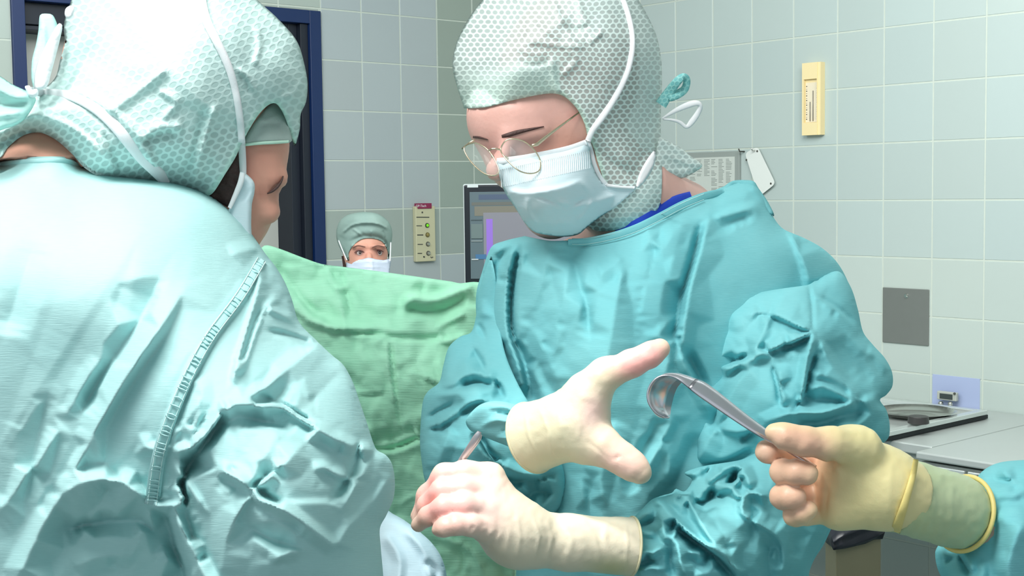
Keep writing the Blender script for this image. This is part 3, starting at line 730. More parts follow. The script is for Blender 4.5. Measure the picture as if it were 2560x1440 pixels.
# rounded tilted plate
cor=[(1872,375),(1896,366),(1938,458),(1893,490),(1857,398)]
def plate_pt(px,py,d): return on_right(px,py,d)
bm=bmesh.new()
poly=[]
C=[(1862,383),(1894,366),(1939,459),(1897,492)]
for i in range(4):
    p0=np.array(C[i-1],float);p1=np.array(C[i],float);p2=np.array(C[(i+1)%4],float)
    a=p1+(p0-p1)/np.hypot(*(p0-p1))*11; b=p1+(p2-p1)/np.hypot(*(p2-p1))*11
    for k in range(7):
        q=k/6; poly.append((1-q)**2*a+2*q*(1-q)*p1+q*q*b)
f_=[bm.verts.new(tuple(plate_pt(q[0],q[1],.014))) for q in poly]; g_=[bm.verts.new(tuple(plate_pt(q[0],q[1],.011))) for q in poly]
bm.faces.new(f_); bm.faces.new(g_[::-1])
for i in range(len(f_)): j=(i+1)%len(f_); bm.faces.new([f_[i],f_[j],g_[j],g_[i]])
bm_obj('plate',bm,mat('white_enamel',(222,226,222),.35),t)
bm=bmesh.new()
for q in ((1893,378),(1866,400),(1927,459),(1896,481)): bm=bmesh.new(); disc(bm,on_right(q[0],q[1],.0142),rN,.0042,.0004,14); bm_obj('hole',bm,M_dark,t)
for q in ((1893,377),(1861,379)):
    b=on_right(q[0],q[1],0); tube('hook',[b,b+rN*.028,b+rN*.034+UP*.01],.0028,M_chrome if q[0]>1880 else M_dark,t)
# monitor
t=thing('monitor','flat monitor in a black frame showing a grey record sheet with a violet bar','monitor',(0,0,0))
Ym=4.55
def mp_(px,py,d=0): return at(px,py,Ym-d)
pO=at(1157,460,Ym); xr=at(1560,459,Ym)-pO; xr[2]=0; Lx=np.linalg.norm(xr); xr/=Lx; H=at(1160,460,Ym)[2]-at(1160,712,Ym)[2]; nm=np.cross(UP,xr)*-1; nm=np.array([xr[1],-xr[0],0])
t.location=tuple(pO+xr*Lx/2-UP*(pO[2]))
def mbox(bm,x0,x1,z0,z1,d0,d1): obox(bm,tuple(pO+xr*x0-UP*z1+nm*d0),tuple(xr*(x1-x0)),tuple(nm*(d1-d0)),tuple(UP*(z1-z0)))
bm=bmesh.new(); mbox(bm,0,Lx,0,H,-.04,-.002); bm_obj('back_shell',bm,mat('silver_plastic',(190,198,198),.4,.1),t,bevel=.006,seg=3)
bm=bmesh.new(); mbox(bm,.003,Lx-.003,.003,H-.003,-.02,.0); bm_obj('bezel',bm,mat('black_bezel',(14,22,32),.35),t,bevel=.005,seg=3)
b0=.022
def scr(name,x0,x1,z0,z1,rgb,d,em=.12,parent=None): 
    bm=bmesh.new(); mbox(bm,x0,x1,z0,z1,0,d); return bm_obj(name,bm,mat('screen_'+name+str(int(x0*1e4))+str(int(z0*1e4)),rgb,.25,emit=em),parent or t)
sc_=scr('screen',b0,Lx-b0,.027,H-.02,(84,98,104),.0006,.18)
k=Ym/F
def u(px): return (px-1157)*k
def w(py): return (py-460)*k
si=0
for nme,x0,x1,z0,z1,c in (('title_bar',1196,1540,487,500,(74,86,106)),('tool_row',1178,1540,506,514,(96,98,94)),('header_row',1185,1540,516,540,(112,110,100)),
   ('sheet',1207,1530,532,692,(122,122,130)),('violet_bar',1214,1230,548,640,(136,104,190)),('blue_field',1186,1213,636,648,(66,104,140)),('list_row',1176,1204,549,551,(70,82,86)),('list_row',1176,1204,601,604,(120,130,132)),('list_row',1176,1193,647,650,(170,178,178)),('grey_field',1176,1205,560,596,(98,112,112))):
    scr(nme,u(x0),u(x1),w(z0),w(z1),c,.0008+.0003*si,.1,sc_); si+=1
bm=bmesh.new(); mbox(bm,u(1168),u(1195),w(461),w(469),0,.0006); bm_obj('white_sticker',bm,mat('sticker',(190,198,198),.5),t)
bm=bmesh.new(); mbox(bm,Lx/2-.03,Lx/2+.03,H*.5,pO[2]-.02,-.09,-.04); mbox(bm,Lx/2-.2,Lx/2+.2,pO[2]-.03,pO[2],-.25,.12); bm_obj('stand',bm,mat('stand_grey',(150,155,155),.4,.3),t,bevel=.004)
# ---- counters along the right wall
M_steel=mat('stainless',(190,196,194),.32,.55,noise=(5,.05),bump=(60,.0001)); M_steel2=mat('stainless_bright',(214,220,218),.25,.6); M_gap=mat('painted_gap_shade',(22,30,34),.6)
M_grey=mat('counter_grey',(158,166,162),.5,.2,noise=(3,.04)); M_top=mat('worktop_steel',(186,192,190),.4,.35,noise=(3,.04))
def at_z(px,py,z): return at_plane(px,py,(0,0,z),UP)
ZC=.75
A=at_z(2484,1040,ZC); Bq=at_z(2222,1100,ZC)   # near-right edge of the worktop
nd=rN; ud=rD
L1=float(np.dot(Bq-A,nd)); 
back=float(np.dot(A-rO,nd))  # distance to wall
base=A-nd*back
t=thing('sink_unit','steel counter with raised round sink tray and dark plug beside the tiled wall','counter',tuple(A+nd*L1/2-ud*.5-UP*.256))
bm=bmesh.new(); obox(bm,tuple(A+ud*.148-nd*(back-.003)+UP*-.03),tuple(-ud*1.25),tuple(nd*(L1+back)),tuple(UP*.03)); bm_obj('worktop',bm,M_top,t,bevel=.004)
bm=bmesh.new(); obox(bm,tuple(A+ud*.14-nd*(back-.003)-UP*.235),tuple(-ud*1.23),tuple(nd*(L1+back-.02)),tuple(UP*.204)); bm_obj('cabinet_body',bm,M_grey,t)
bm=bmesh.new(); obox(bm,tuple(A+ud*.142-nd*(back-.003)-UP*.256),tuple(-ud*1.24),tuple(nd*(L1+back-.01)),tuple(UP*.02)); bm_obj('bottom_rail',bm,M_steel,t,bevel=.003)
T0=at_z(2474,1026,ZC+.03)+nd*.012; 
bm=bmesh.new(); g0=T0-ud*.01-UP*.028; obox(bm,tuple(g0-nd*.02-ud*.0),tuple(-ud*.9),tuple(nd*(L1-.02)),tuple(UP*.012)); bm_obj('gap_shade_slab',bm,M_gap,t)  # near-black slab stands in for the shade under the tray
tr=T0-UP*.012
bm=bmesh.new(); # tray rim as frame of four bars
Lt=L1-.03
obox(bm,tuple(tr),tuple(-ud*.03),tuple(nd*Lt),tuple(UP*.014)); obox(bm,tuple(tr-ud*.85),tuple(-ud*.03),tuple(nd*Lt),tuple(UP*.014))
obox(bm,tuple(tr-ud*.03),tuple(-ud*.82),tuple(nd*.03),tuple(UP*.014)); obox(bm,tuple(tr-ud*.03+nd*(Lt-.03)),tuple(-ud*.82),tuple(nd*.03),tuple(UP*.014))
obox(bm,tuple(tr-ud*.03+nd*.03-UP*.004),tuple(-ud*.82),tuple(nd*(Lt-.06)),tuple(UP*.006))
bm_obj('sink_tray',bm,M_steel2,t,bevel=.002)
bc=at_z(2290,1046,ZC+.012)
bm=bmesh.new()
seg=40; rings=[(.125,.014),(.118,.016),(.105,.002),(.06,-.002),(.02,-.002)]
vr=[]
for r_,h_ in rings: vr.append([bm.verts.new((bc[0]+r_*math.cos(2*math.pi*i/seg),bc[1]+r_*math.sin(2*math.pi*i/seg),ZC+.024+h_)) for i in range(seg)])
for a_,b_ in zip(vr,vr[1:]):
    for i in range(seg): bm.faces.new([a_[i],a_[(i+1)%seg],b_[(i+1)%seg],b_[i]])
bm.faces.new(vr[-1]); bm_obj('basin',bm,M_chrome,t,smooth=True)
bm=bmesh.new(); bmesh.ops.create_cone(bm,cap_ends=True,segments=24,radius1=.032,radius2=.03,depth=.022,matrix=Matrix.Translation(at_z(2296,1049,ZC+.047).tolist())); bm_obj('drain_plug',bm,mat('dark_knob',(52,50,50),.4),t,bevel=.002)
bm=bmesh.new()
for q in ((2352,1006),(2376,1007)): bmesh.ops.create_uvsphere(bm,u_segments=14,v_segments=8,radius=.009,matrix=Matrix.Translation((on_right(q[0],q[1]+3,.03)).tolist()))
bm_obj('rivet',bm,M_chrome,t,smooth=True)
# nearer wall-hung unit
Z2=.752
A2=at_z(2290,1128,Z2)
b2=float(np.dot(A2-rO,nd))
t=thing('drawer_counter','wall-hung steel counter with shallow drawers, behind the gloved hand on the right','counter',tuple(A2+ud*.4-UP*.33))
bm=bmesh.new(); obox(bm,tuple(A2-nd*(b2-.003)-UP*.022),tuple(ud*1.5),tuple(nd*(b2)),tuple(UP*.022)); bm_obj('worktop',bm,M_top,t,bevel=.005,seg=3)
hb=.235
bm=bmesh.new(); obox(bm,tuple(A2-nd*(b2-.003)-UP*hb+ud*.006),tuple(ud*1.48),tuple(nd*(b2-.02)),tuple(UP*(hb-.03))); body_=bm_obj('cabinet_body',bm,M_grey,t)
bm=bmesh.new(); obox(bm,tuple(A2-nd*(b2-.003)-UP*(hb+.02)),tuple(ud*1.5),tuple(nd*(b2-.01)),tuple(UP*.022)); bm_obj('bottom_rail',bm,M_steel,t,bevel=.003)
x=.012
for k,wd in enumerate((.145,.095,.3,.3,.3)):
    bm=bmesh.new(); obox(bm,tuple(A2+ud*x-nd*.018-UP*(hb-.02)),tuple(ud*(wd-.008)),tuple(nd*.014),tuple(UP*(hb-.055))); d_=bm_obj('drawer',bm,M_steel2,t,bevel=.003)
    if k==1:
        bm=bmesh.new(); obox(bm,tuple(A2+ud*(x+.03)-nd*.004-UP*.06),tuple(ud*.04),tuple(nd*.006),tuple(UP*.02)); bm_obj('handle',bm,mat('latch_brass',(96,92,70),.4,.5),d_,bevel=.002)
    x+=wd
# brown bin
t=thing('waste_bin','brown-grey metal bin with a black liner under the counter','bin',(0,0,0))
Yb=3.1; c0=at(2090,1360,Yb); ztb=c0[2]
eL=at(2062,1352,Yb)-c0; lef=-rN*-.0
pR=at(2203,1330,Yb+.05)
rv=(at(2203,1345,Yb+.09)-c0); rv[2]=0; lv=(at(2063,1352,Yb+.12)-c0); lv[2]=0
t.location=(float(c0[0]+rv[0]/2+lv[0]/2),float(c0[1]+rv[1]/2+lv[1]/2),0)
bm=bmesh.new(); obox(bm,tuple(c0*[1,1,0]),tuple(rv),tuple(lv),tuple(UP*ztb)); bm_obj('bin_body',bm,mat('bin_brown',(120,116,92),.5,.1,noise=(4,.06)),t,bevel=.004)
bm=bmesh.new(); c1=c0+np.array([0,0,.0]); o_=c1-(rv+lv)*.05; 
vv=[o_,o_+rv*1.1,o_+rv*1.1+lv*1.1,o_+lv*1.1]; hh=[.012,.05,.07,.04]
lo_=[bm.verts.new(tuple(q-UP*.012)) for q in vv]; hi_=[bm.verts.new(tuple(q+UP*h_)) for q,h_ in zip(vv,hh)]
for i in range(4): bm.faces.new([lo_[i],lo_[(i+1)%4],hi_[(i+1)%4],hi_[i]])
bm.faces.new(hi_); bm.faces.new(lo_[::-1])
bmesh.ops.subdivide_edges(bm,edges=bm.edges[:],cuts=4,use_grid_fill=True)
for v in bm.verts: v.co+=Vector((random.uniform(-1,1),random.uniform(-1,1),random.uniform(-1,1)))*.004
bm_obj('bin_liner',bm,mat('black_liner',(28,30,40),.3),t,smooth=True)
# lamps that give the ceiling light (above the frame)
for i,(x,y,z,sz) in enumerate(((-.5,.75,2.9,1.3),(.9,3.1,2.95,1.6),(-1.2,3.2,2.95,1.2))):
    t=thing('ceiling_lamp','square white ceiling lamp panel '+('above the camera side of the room','over the counter side of the room','near the blue door')[i],'lamp',(x,y,CEIL-.03))
    bm=bmesh.new(); obox(bm,(x-sz/2,y-sz/2,CEIL-.03),(sz,0,0),(0,sz,0),(0,0,.029)); bm_obj('lamp_frame',bm,mat('lamp_white',(230,232,230),.5),t)
# ---------------------------------------------------------------- the surgeon who faces us
m_skin=attrmat('skin',rough=.5,spec=.4,bump=(160,.0004),sss=.12)
m_gownB=clothmat('gown_teal',(136,204,209),(118,192,199),rough=.8)
m_gownA=clothmat('gown_aqua',(182,222,221),(170,214,214),rough=.8)
m_gownC=clothmat('gown_aqua_right',(136,204,209),(118,192,199),rough=.8)
m_drape=clothmat('drape_green',(150,216,184),(168,228,198),rough=.7,weave=.0006,sc=.5,spec=.25)
m_cap=capmat('cap_honeycomb',(198,214,210),(224,240,235))
m_white=mat('white_ribbon',(232,234,236),.7,bump=(900,.0002)); m_maskb=clothmat('mask_blue',(212,234,240),(220,238,244),rough=.75,weave=.0002); m_maskw=clothmat('mask_white',(226,234,238),(234,240,242),rough=.8)
m_glove=attrmat('latex_glove',rough=.42,spec=.45,bump=(420,.00015),sss=.1)
m_hair=mat('brown_hair',(74,50,46),.6,bump=(500,.0008,(1,.2,1)),noise=(300,.35)); m_gold=mat('gold_wire',(226,212,184),.25,1)
m_blue_scrub=mat('blue_scrub',(28,66,190),.7,noise=(200,.08)); m_steelI=mat('instrument_steel',(205,203,210),.38,.8)
skinA=np.array(lin((222,172,162)))
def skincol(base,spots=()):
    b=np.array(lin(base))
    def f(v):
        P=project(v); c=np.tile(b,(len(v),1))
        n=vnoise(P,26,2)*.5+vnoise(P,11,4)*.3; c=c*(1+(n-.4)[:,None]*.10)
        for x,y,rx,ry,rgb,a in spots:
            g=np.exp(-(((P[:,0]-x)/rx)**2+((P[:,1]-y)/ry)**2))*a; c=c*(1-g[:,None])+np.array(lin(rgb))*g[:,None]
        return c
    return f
root=thing('person','person in teal gown, honeycomb hood, mask and gold glasses, one gloved hand held open','person',tuple((at(1560,900,1.85)*[1,1,0])))
sk=Sk(.02)
sk.ell((1420,190,1.785),(.092,.105,.105)); sk.ball((1297,292,1.742),.0665); sk.ball((1400,330,1.752),.054); sk.ball((1430,300,1.765),.056)
sk.ball((1300,400,1.735),.042); sk.ball((1400,440,1.745),.048); sk.ball((1380,520,1.75),.04); sk.cone((1460,420,1.77),(1520,470,1.79),.05,.05)
sk.cone((1262,375,1.683),(1243,425,1.672),.008,.014,.012)      # nose
sk.cone((1270,338,1.683),(1350,330,1.690),.006,.006,.012)      # brow ridge
sk.cut((1300,372,1.655),(.022,.012,.016),.012); sk.cut((1222,374,1.655),(.012,.012,.016),.01)
sk.ell((1302,374,1.695),(.013,.008,.011),.004)                  # closed lid
sk.cone((1500,430,1.80),(1640,590,1.86),.058,.06,.03); sk.cone((1560,480,1.81),(1700,540,1.875),.052,.05,.03)
sk.cone((1640,640,1.90),(1340,730,1.91),.07,.05,.05); sk.cone((1640,640,1.90),(1930,700,1.91),.07,.05,.05)
sk.cone((1620,800,1.90),(1600,1500,1.9),.12,.12,.06)
g0=at(1600,1500,1.9)
sk.wcone(g0,(g0[0],1.9,.95),.14,.15,.05)
for s in (-.1,.1): sk.wcone((g0[0]+s,1.9,.9),(g0[0]+s*1.1,1.9,.5),.08,.06); sk.wcone((g0[0]+s*1.1,1.9,.5),(g0[0]+s*1.2,1.9,.1),.055,.04); sk.wcone((g0[0]+s*1.2,1.88,.045),(g0[0]+s*1.3,1.74,.04),.042,.036)
sk.cone((1340,730,1.91),(1170,1080,1.78),.04,.032); sk.cone((1170,1080,1.78),(1300,1085,1.56),.03,.024)
sk.cone((1300,1085,1.55),(1390,1080,1.47),.026,.024)
sk.cone((1930,700,1.91),(2080,980,1.83),.045,.035); sk.cone((2080,980,1.83),(1780,1345,1.62),.033,.024); sk.cone((1780,1345,1.62),(1520,1358,1.48),.024,.018)
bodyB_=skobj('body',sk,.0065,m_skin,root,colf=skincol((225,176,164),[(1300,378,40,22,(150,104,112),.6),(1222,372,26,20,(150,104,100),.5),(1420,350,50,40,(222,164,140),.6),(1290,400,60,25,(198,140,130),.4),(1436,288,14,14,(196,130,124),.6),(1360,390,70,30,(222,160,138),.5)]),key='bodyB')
# eyebrow hairs
for i,(pts,ws) in enumerate((([(1254,341),(1272,337),(1292,331),(1318,325),(1342,320),(1360,316)],[7,11,11,8,5,2]),([(1182,342),(1196,343),(1208,346),(1220,349)],[6,7,5,2]))):
    ribbon('eyebrow',pts,ws,m_hair,root,['bodyB'],lift=.0012,thick=.0008,default=1.68)
# hood
cap_out=[(1160,271),(1142,215),(1131,165),(1140,110),(1172,45),(1213,-8),(1270,-62),(1350,-100),(1450,-110),(1530,-80),(1590,-10),(1636,75),(1652,140),(1655,210),(1652,290),(1653,370),(1655,440),(1652,500),(1640,528),(1600,553),(1540,575),(1490,577),(1470,560),(1475,520),(1500,500),
 (1513,478,1),(1507,445,1),(1494,405,1),(1484,372,1),(1470,345,1),(1462,312,1),(1442,272,1),(1408,240,1),(1370,234,1),(1290,249,1),(1215,268,1)]
capc=sctl(['bodyB'],[(1172,262),(1215,262),(1290,243),(1370,228),(1408,234),(1448,268),(1470,312),(1478,345),(1490,372),(1500,405),(1512,445)],.0075,1.70)+[(1160,200,1.705),(1200,150,1.695),(1290,180,1.655),(1350,80,1.665),(1450,150,1.67),(1450,-80,1.72),(1560,200,1.70),(1560,400,1.715),(1640,300,1.76),(1640,520,1.79),(1530,560,1.775),(1300,0,1.69),(1560,50,1.71)]
capf=[(5,8,40,[(1134,135),(1170,148),(1230,140),(1290,118),(1350,90),(1400,50),(1440,20)]),
 (-4,10,10,[(1180,120),(1182,200),(1180,262)]),(4,14,6,[(1310,105),(1350,108),(1400,115),(1470,120)]),(5,10,10,[(1330,50),(1380,85),(1400,105)]),(5,12,5,[(1380,0),(1405,60),(1430,95),(1470,108)]),(6,12,6,[(1470,110),(1500,85),(1508,75)]),
 (4,12,8,[(1410,120),(1440,150),(1400,190)]),(4,10,10,[(1300,20),(1310,70),(1296,110)]),(5,16,7,[(1440,-40),(1450,30),(1480,80)]),(-5,10,14,[(1400,60),(1440,75),(1480,60)]),(4,10,14,[(1380,140),(1386,200),(1400,238)]),
 (3,6,6,[(1286,118),(1330,135),(1370,130)]),(-3,14,10,[(1290,150),(1330,165),(1380,150)]),
 (6,14,22,[(1545,560),(1580,510),(1620,470),(1650,440)]),(-6,10,10,[(1560,560),(1600,500),(1640,470)]),(6,12,12,[(1500,545),(1540,530),(1590,480),(1640,420)]),(-5,8,8,[(1590,560),(1620,520),(1650,480)]),(4,14,14,[(1560,480),(1580,430),(1600,400)]),(3,8,12,[(1600,300),(1620,200),(1610,100)])]
def capdens(P):
    g=np.clip(1.15-(poly_dist(P,[(1165,262),(1290,240),(1400,232)])[0])/85,0,.5)*(P[:,0]<1398)*1.0
    r=np.clip(1-poly_dist(P,[(1405,238),(1442,272),(1462,312),(1484,372),(1494,405),(1510,470)])[0]/11,0,1)*.6
    t=np.exp(-((P[:,0]-1480)**2+(P[:,1]-20)**2)/90**2)*.25
    l=np.clip(1-poly_dist(P,[(1540,570),(1600,510),(1655,450)])[0]/45,0,1)*.5
    return np.clip(g+r+t+l+.02,0,1)
def capcol(P):
    c=np.ones((len(P),3)); g=np.clip(1.2-(poly_dist(P,[(1165,262),(1290,240),(1400,232)])[0])/85,0,1)*(P[:,0]<1398)
    r=np.clip(1.4-poly_dist(P,[(1405,238),(1442,272),(1462,312),(1484,372),(1494,405),(1510,470)])[0]/11,0,1)
    m=np.clip(g*.5+r,0,1)[:,None]; return c*(1-m)+np.array([.90,1.04,.93])*m
cp=puff('surgical_hood',cap_out,capc,m_cap,root,over=['bodyB'],res=6.,soft=(150,.085),hard=(10,.002),back=.10,folds=capf,crump=[(7,44,3,((1430,70),0,110)),(3.2,80,5)],densf=capdens,colf=capcol,key='capB')
# seam line, crumpled tie tails at the back
m_capT=capmat('tie_honeycomb',(120,190,190),(150,212,208),size=.007,acell=.8,arib=1.)
sub=cp
ribbon('hood_tie_loop',[(1652,262,1.80),(1672,232,1.80),(1692,205,1.79),(1708,192,1.79),(1717,200,1.795),(1712,222,1.80),(1694,236,1.80),(1672,246,1.80)],[30,26,22,18,18,20,22,18],m_capT,cp,thick=.003)
puff('hood_tail',[(1646,345),(1665,350),(1700,368),(1730,392),(1756,412),(1738,430),(1704,446),(1672,440),(1650,436),(1640,400)],[(1650,380,1.80),(1750,412,1.83),(1700,440,1.82),(1660,435,1.8)],m_cap,cp,res=6,soft=(14,.004),back=.006,folds=[(4,8,12,[(1650,380),(1700,400),(1740,415)]),(3,8,8,[(1655,425),(1700,430),(1735,425)])],densf=lambda P:np.full(len(P),.35))
# mask
mask_out=[(1242,400),(1262,397),(1300,391),(1345,383),(1390,374),(1430,363),(1466,350),(1474,362),(1476,385),(1482,412),(1494,440),(1515,464),(1550,466),(1590,467),(1568,492),(1535,520),(1500,543),(1470,566),(1446,586),(1410,592),(1370,588),(1336,580),(1312,558),(1296,532),(1280,508),(1262,480),(1250,448),(1246,425)]
maskc=[(1245,400,1.664),(1300,400,1.648),(1400,385,1.662),(1470,360,1.690),(1340,450,1.628),(1280,470,1.650),(1350,530,1.640),(1430,480,1.645),(1500,470,1.705),(1560,478,1.745),(1440,570,1.70),(1340,570,1.685),(1400,540,1.66)]
maskf=[(7,10,26,[(1262,475),(1320,482),(1400,470),(1470,445)],(.1,.2)),(-4,14,6,[(1330,490),(1380,505),(1420,520),(1470,490)]),(5,12,22,[(1380,500),(1440,515),(1500,500),(1560,478)]),(5,14,10,[(1450,450),(1480,500),(1440,560)]),(4,12,12,[(1320,490),(1320,530),(1350,570)]),(4,20,8,[(1300,545),(1370,560),(1440,555)]),(-4,8,12,[(1500,470),(1530,480),(1570,478)])]+\
 [(1.2,5,5,[(1250+2*k,414+9*k-3),(1330,405+9*k-3),(1400,393+9*k-2),(1475,372+9*k)],(0,0)) for k in range(2)]
def maskx(P):
    g=np.clip(1-poly_dist(P,[(1255,450),(1330,440),(1400,428),(1475,408)])[0]/32,0,1)
    return .0007*np.sin(P[:,0]/1.45)*g**.5*0
mk=puff('face_mask',mask_out,maskc,m_maskb,root,res=5,over=['bodyB','capB'],overlift=.003,soft=(26,.014),back=.012,folds=maskf,crump=[(2.6,60,11)],key='maskB')
ribbon('mask_binding',[(1243,404),(1300,397),(1345,389),(1390,380),(1430,370),(1466,357)],17,m_maskw,mk,['maskB','bodyB'],lift=.001,default=1.66)
for k,(a,c) in enumerate(((420,368),(424,372),(427,376))):
    pass
for k in range(46):
    x=1252+k*4.9; y=424-(x-1252)*.215
    ribbon('pleat',[(x,y),(x+1,y+22),(x+2,y+44)],2.0,m_maskw,mk,['maskB'],lift=.0004,thick=.0003,n=2,default=1.66) 
ribbon('side_binding',[(1469,350),(1477,378),(1484,410),(1497,440),(1515,462)],[10,13,14,14,12],m_maskw,mk,['maskB','bodyB','capB'],lift=.0025,default=1.69)
ribbon('upper_strap',[(1470,352),(1482,325),(1504,295),(1530,255),(1552,215),(1570,170),(1579,120),(1576,70),(1563,20),(1546,-20)],[15,15,17,17,17,17,17,17,17,17],m_white,mk,['capB'],lift=.003,default=1.70)
ribbon('lower_strap',[(1515,463),(1550,468),(1586,470)],[9,8,8],m_white,mk,['maskB','capB'],lift=.003,default=1.72)
puff('strap_end',[(1590,464),(1600,430),(1618,398),(1636,376),(1640,392),(1632,422),(1615,450),(1596,470)],[(1600,440,1.705),(1635,380,1.725),(1596,466,1.70)],m_white,mk,res=5,soft=(6,.002),back=.004)
ribbon('strap_bow',[(1656,296,1.80),(1690,276,1.80),(1722,262,1.80),(1742,258,1.80),(1751,266,1.802),(1744,284,1.805),(1730,304,1.806),(1716,317,1.805),(1700,306,1.803),(1680,300,1.80),(1658,298,1.80)],[5,12,16,14,12,14,15,10,9,7,5],m_white,mk,thick=.002)
# spectacles
gl=tube('glasses',[V(1222,376,1.640),V(1230,372,1.637),V(1240,371.5,1.637),V(1252,375,1.638)],.0011,m_gold,root)
gl['label']='round gold wire spectacles'
lens_m,nt,b=newmat('spectacle_glass'); b.inputs['Base Color'].default_value=(.86,.93,.90,1); b.inputs['Roughness'].default_value=.02; b.inputs['Alpha'].default_value=.09; b.inputs['Specular IOR Level'].default_value=.7
def lens(pts,Ys):
    c=np.array(pts,float); q=np.array([[*p,y] for p,y in zip(pts,Ys)]); s=smoothpts(q,5,closed=True)
    w=[tuple(at(*p)) for p in s]; tube('rim',w,.00085,m_gold,gl,closed=True)
    ctr=np.mean(w,0); fs=[(i,(i+1)%len(w),len(w)) for i in range(len(w))]; n=len(w); back=[tuple(np.array(p)+[0,.0012,0]) for p in w]+[tuple(ctr+[0,.0012,0])]
    vs=w+[tuple(ctr)]+back; fs+= [(n+1+(i+1)%n,n+1+i,n+1+n) for i in range(n)]+[(i,n+1+i,n+1+(i+1)%n,(i+1)%n) for i in range(n)]
    meshobj('lens',vs,fs,lens_m,gl)
lens([(1161,367),(1185,357),(1203,363),(1221,376),(1237,400),(1247,426),(1238,438),(1213,435),(1186,414),(1166,388)],[1.668,1.660,1.652,1.645,1.638,1.632,1.632,1.638,1.65,1.662])
lens([(1252,372),(1264,352),(1284,347),(1307,352),(1325,364),(1341,382),(1351,404),(1348,426),(1328,434),(1300,428),(1275,408),(1258,388)],[1.635,1.634,1.634,1.636,1.64,1.642,1.642,1.630,1.622,1.618,1.622,1.628])
tube('temple_arm',[V(1330,364,1.642),V(1342,361,1.648),V(1358,348,1.653),V(1400,316,1.668),V(1448,281,1.690)],[.0018,.0022,.0022,.0015,.001],m_gold,gl)
tube('temple_arm',[V(1186,350,1.672),V(1172,358,1.675),V(1155,372,1.68)],[.0012,.0012,.0012],m_gold,gl)
for a in ((1228,385,1.645),(1264,390,1.635)): tube('nose_pad',[V(*a),V(a[0]+4,a[1]+7,a[2]+.006)],[.0008,.0022],m_gold,gl)
# scrub collar under the gown
ribbon('scrub_collar',[(1540,580),(1590,556),(1640,529),(1690,503),(1728,488)],[34,34,32,28,20],m_blue_scrub,root,['bodyB','capB'],lift=.003,thick=.004,default=1.84)
# gown torso
tor=[(1312,590,1),(1340,596,1),(1380,602,1),(1440,599,1),(1500,590,1),(1560,575,1),(1610,556,1),(1660,528,1),(1720,502,1),(1790,474),(1830,458),(1862,452),(1888,462),(1912,498),(1935,545),(1958,572),(2010,595),(2055,620),(2092,655),(2118,700),(2132,745),(2138,800),(2120,900),(2110,1000),(2110,1100),(2110,1200),(2090,1290),(2060,1360),(2035,1400),(2022,1440),(2020,1600),(2040,2300),(2030,2700),(1250,2700),(1240,2300),(1270,1600),(1290,1440),(1300,1200),(1270,1100),(1240,1000),(1215,900),(1195,830),(1190,740),(1205,680),(1228,618),(1262,602)]
torc=[(1320,600,1.735),(1500,595,1.725),(1700,520,1.775),(1860,460,1.83),(1960,600,1.80),(2100,700,1.86),(1450,750,1.66),(1600,700,1.67),(1250,650,1.80),(1200,800,1.84),(1500,1000,1.645),(1700,1000,1.67),(2050,1000,1.80),(1300,1200,1.72),(1600,1300,1.66),(2050,1350,1.78),(1600,1600,1.70),(1300,2400,1.72),(2000,2400,1.75),(1600,2600,1.70)]
torf=[(12,150,40,[(1772,545),(1745,640),(1722,730),(1712,800),(1704,875)],(.1,.05)),(-26,9,60,[(1752,560),(1735,640),(1706,730),(1694,800),(1686,862)],(.15,.1)),
 (16,60,14,[(1700,878),(1722,930),(1752,985),(1775,1050)],(.05,.2)),(-22,16,26,[(1712,880),(1740,930),(1765,985)],(.1,.2)),(10,22,22,[(1640,820),(1655,850),(1690,880)]),
 (10,40,30,[(1560,640),(1540,760),(1520,880),(1500,960)]),(-12,70,40,[(1420,610),(1445,690),(1470,780),(1475,850)]),(7,40,60,[(1375,620),(1350,720),(1320,800)]),
 (-30,16,22,[(1298,625),(1284,690),(1277,760),(1280,820),(1292,862),(1310,905),(1322,960),(1328,1010)],(.05,.05)),(14,10,30,[(1284,615),(1272,660),(1268,720),(1266,790),(1274,850),(1296,910),(1308,960)],(.05,.1)),(10,34,8,[(1305,615),(1300,700),(1294,780),(1300,850)],(.05,.1)),
 (-12,9,9,[(1270,628),(1248,648),(1228,690)]),(8,14,14,[(1232,640),(1262,615),(1290,606)]),(-16,9,10,[(1216,670),(1211,740),(1209,830),(1214,900),(1226,970)],(.1,.05)),(8,20,10,[(1245,670),(1240,760),(1240,860),(1250,940)]),
 (7,26,20,[(1330,820),(1372,900),(1395,960)]),(6,18,14,[(1365,930),(1390,870),(1400,810)]),(-6,14,14,[(1345,900),(1370,960),(1400,1000)]),
 (5,30,30,[(1420,680),(1395,800),(1360,860)]),
 (9,40,24,[(1610,590),(1625,600),(1660,620),(1690,560)]),(7,20,26,[(1705,545),(1690,620),(1670,690)]),(-7,14,24,[(1880,540),(1840,550),(1790,580)]),(7,22,22,[(1900,510),(1850,530),(1780,545)]),
 (13,50,12,[(1880,462),(1910,500),(1960,560),(1992,620),(2012,680),(2024,735)],(.05,.1)),(-7,8,8,[(1885,470),(1920,520),(1962,575),(1996,640),(2020,715)],(.05,.1)),
 (8,30,30,[(1700,800),(1660,950),(1620,1080)]),(-10,30,30,[(1740,1080),(1690,1200),(1620,1270)]),(10,26,34,[(1690,1020),(1664,1090),(1600,1200)]),(-9,30,26,[(1640,1060),(1600,1150),(1570,1240)]),(9,30,30,[(1540,1050),(1500,1200),(1520,1270)]),(-8,20,20,[(1480,1200),(1470,1280),(1480,1330)]),(7,16,16,[(1668,1200),(1675,1150),(1660,1100)]),(-12,14,26,[(1400,1170),(1385,1220),(1392,1290)]),
 (8,20,20,[(1560,640),(1545,655),(1490,690)])]
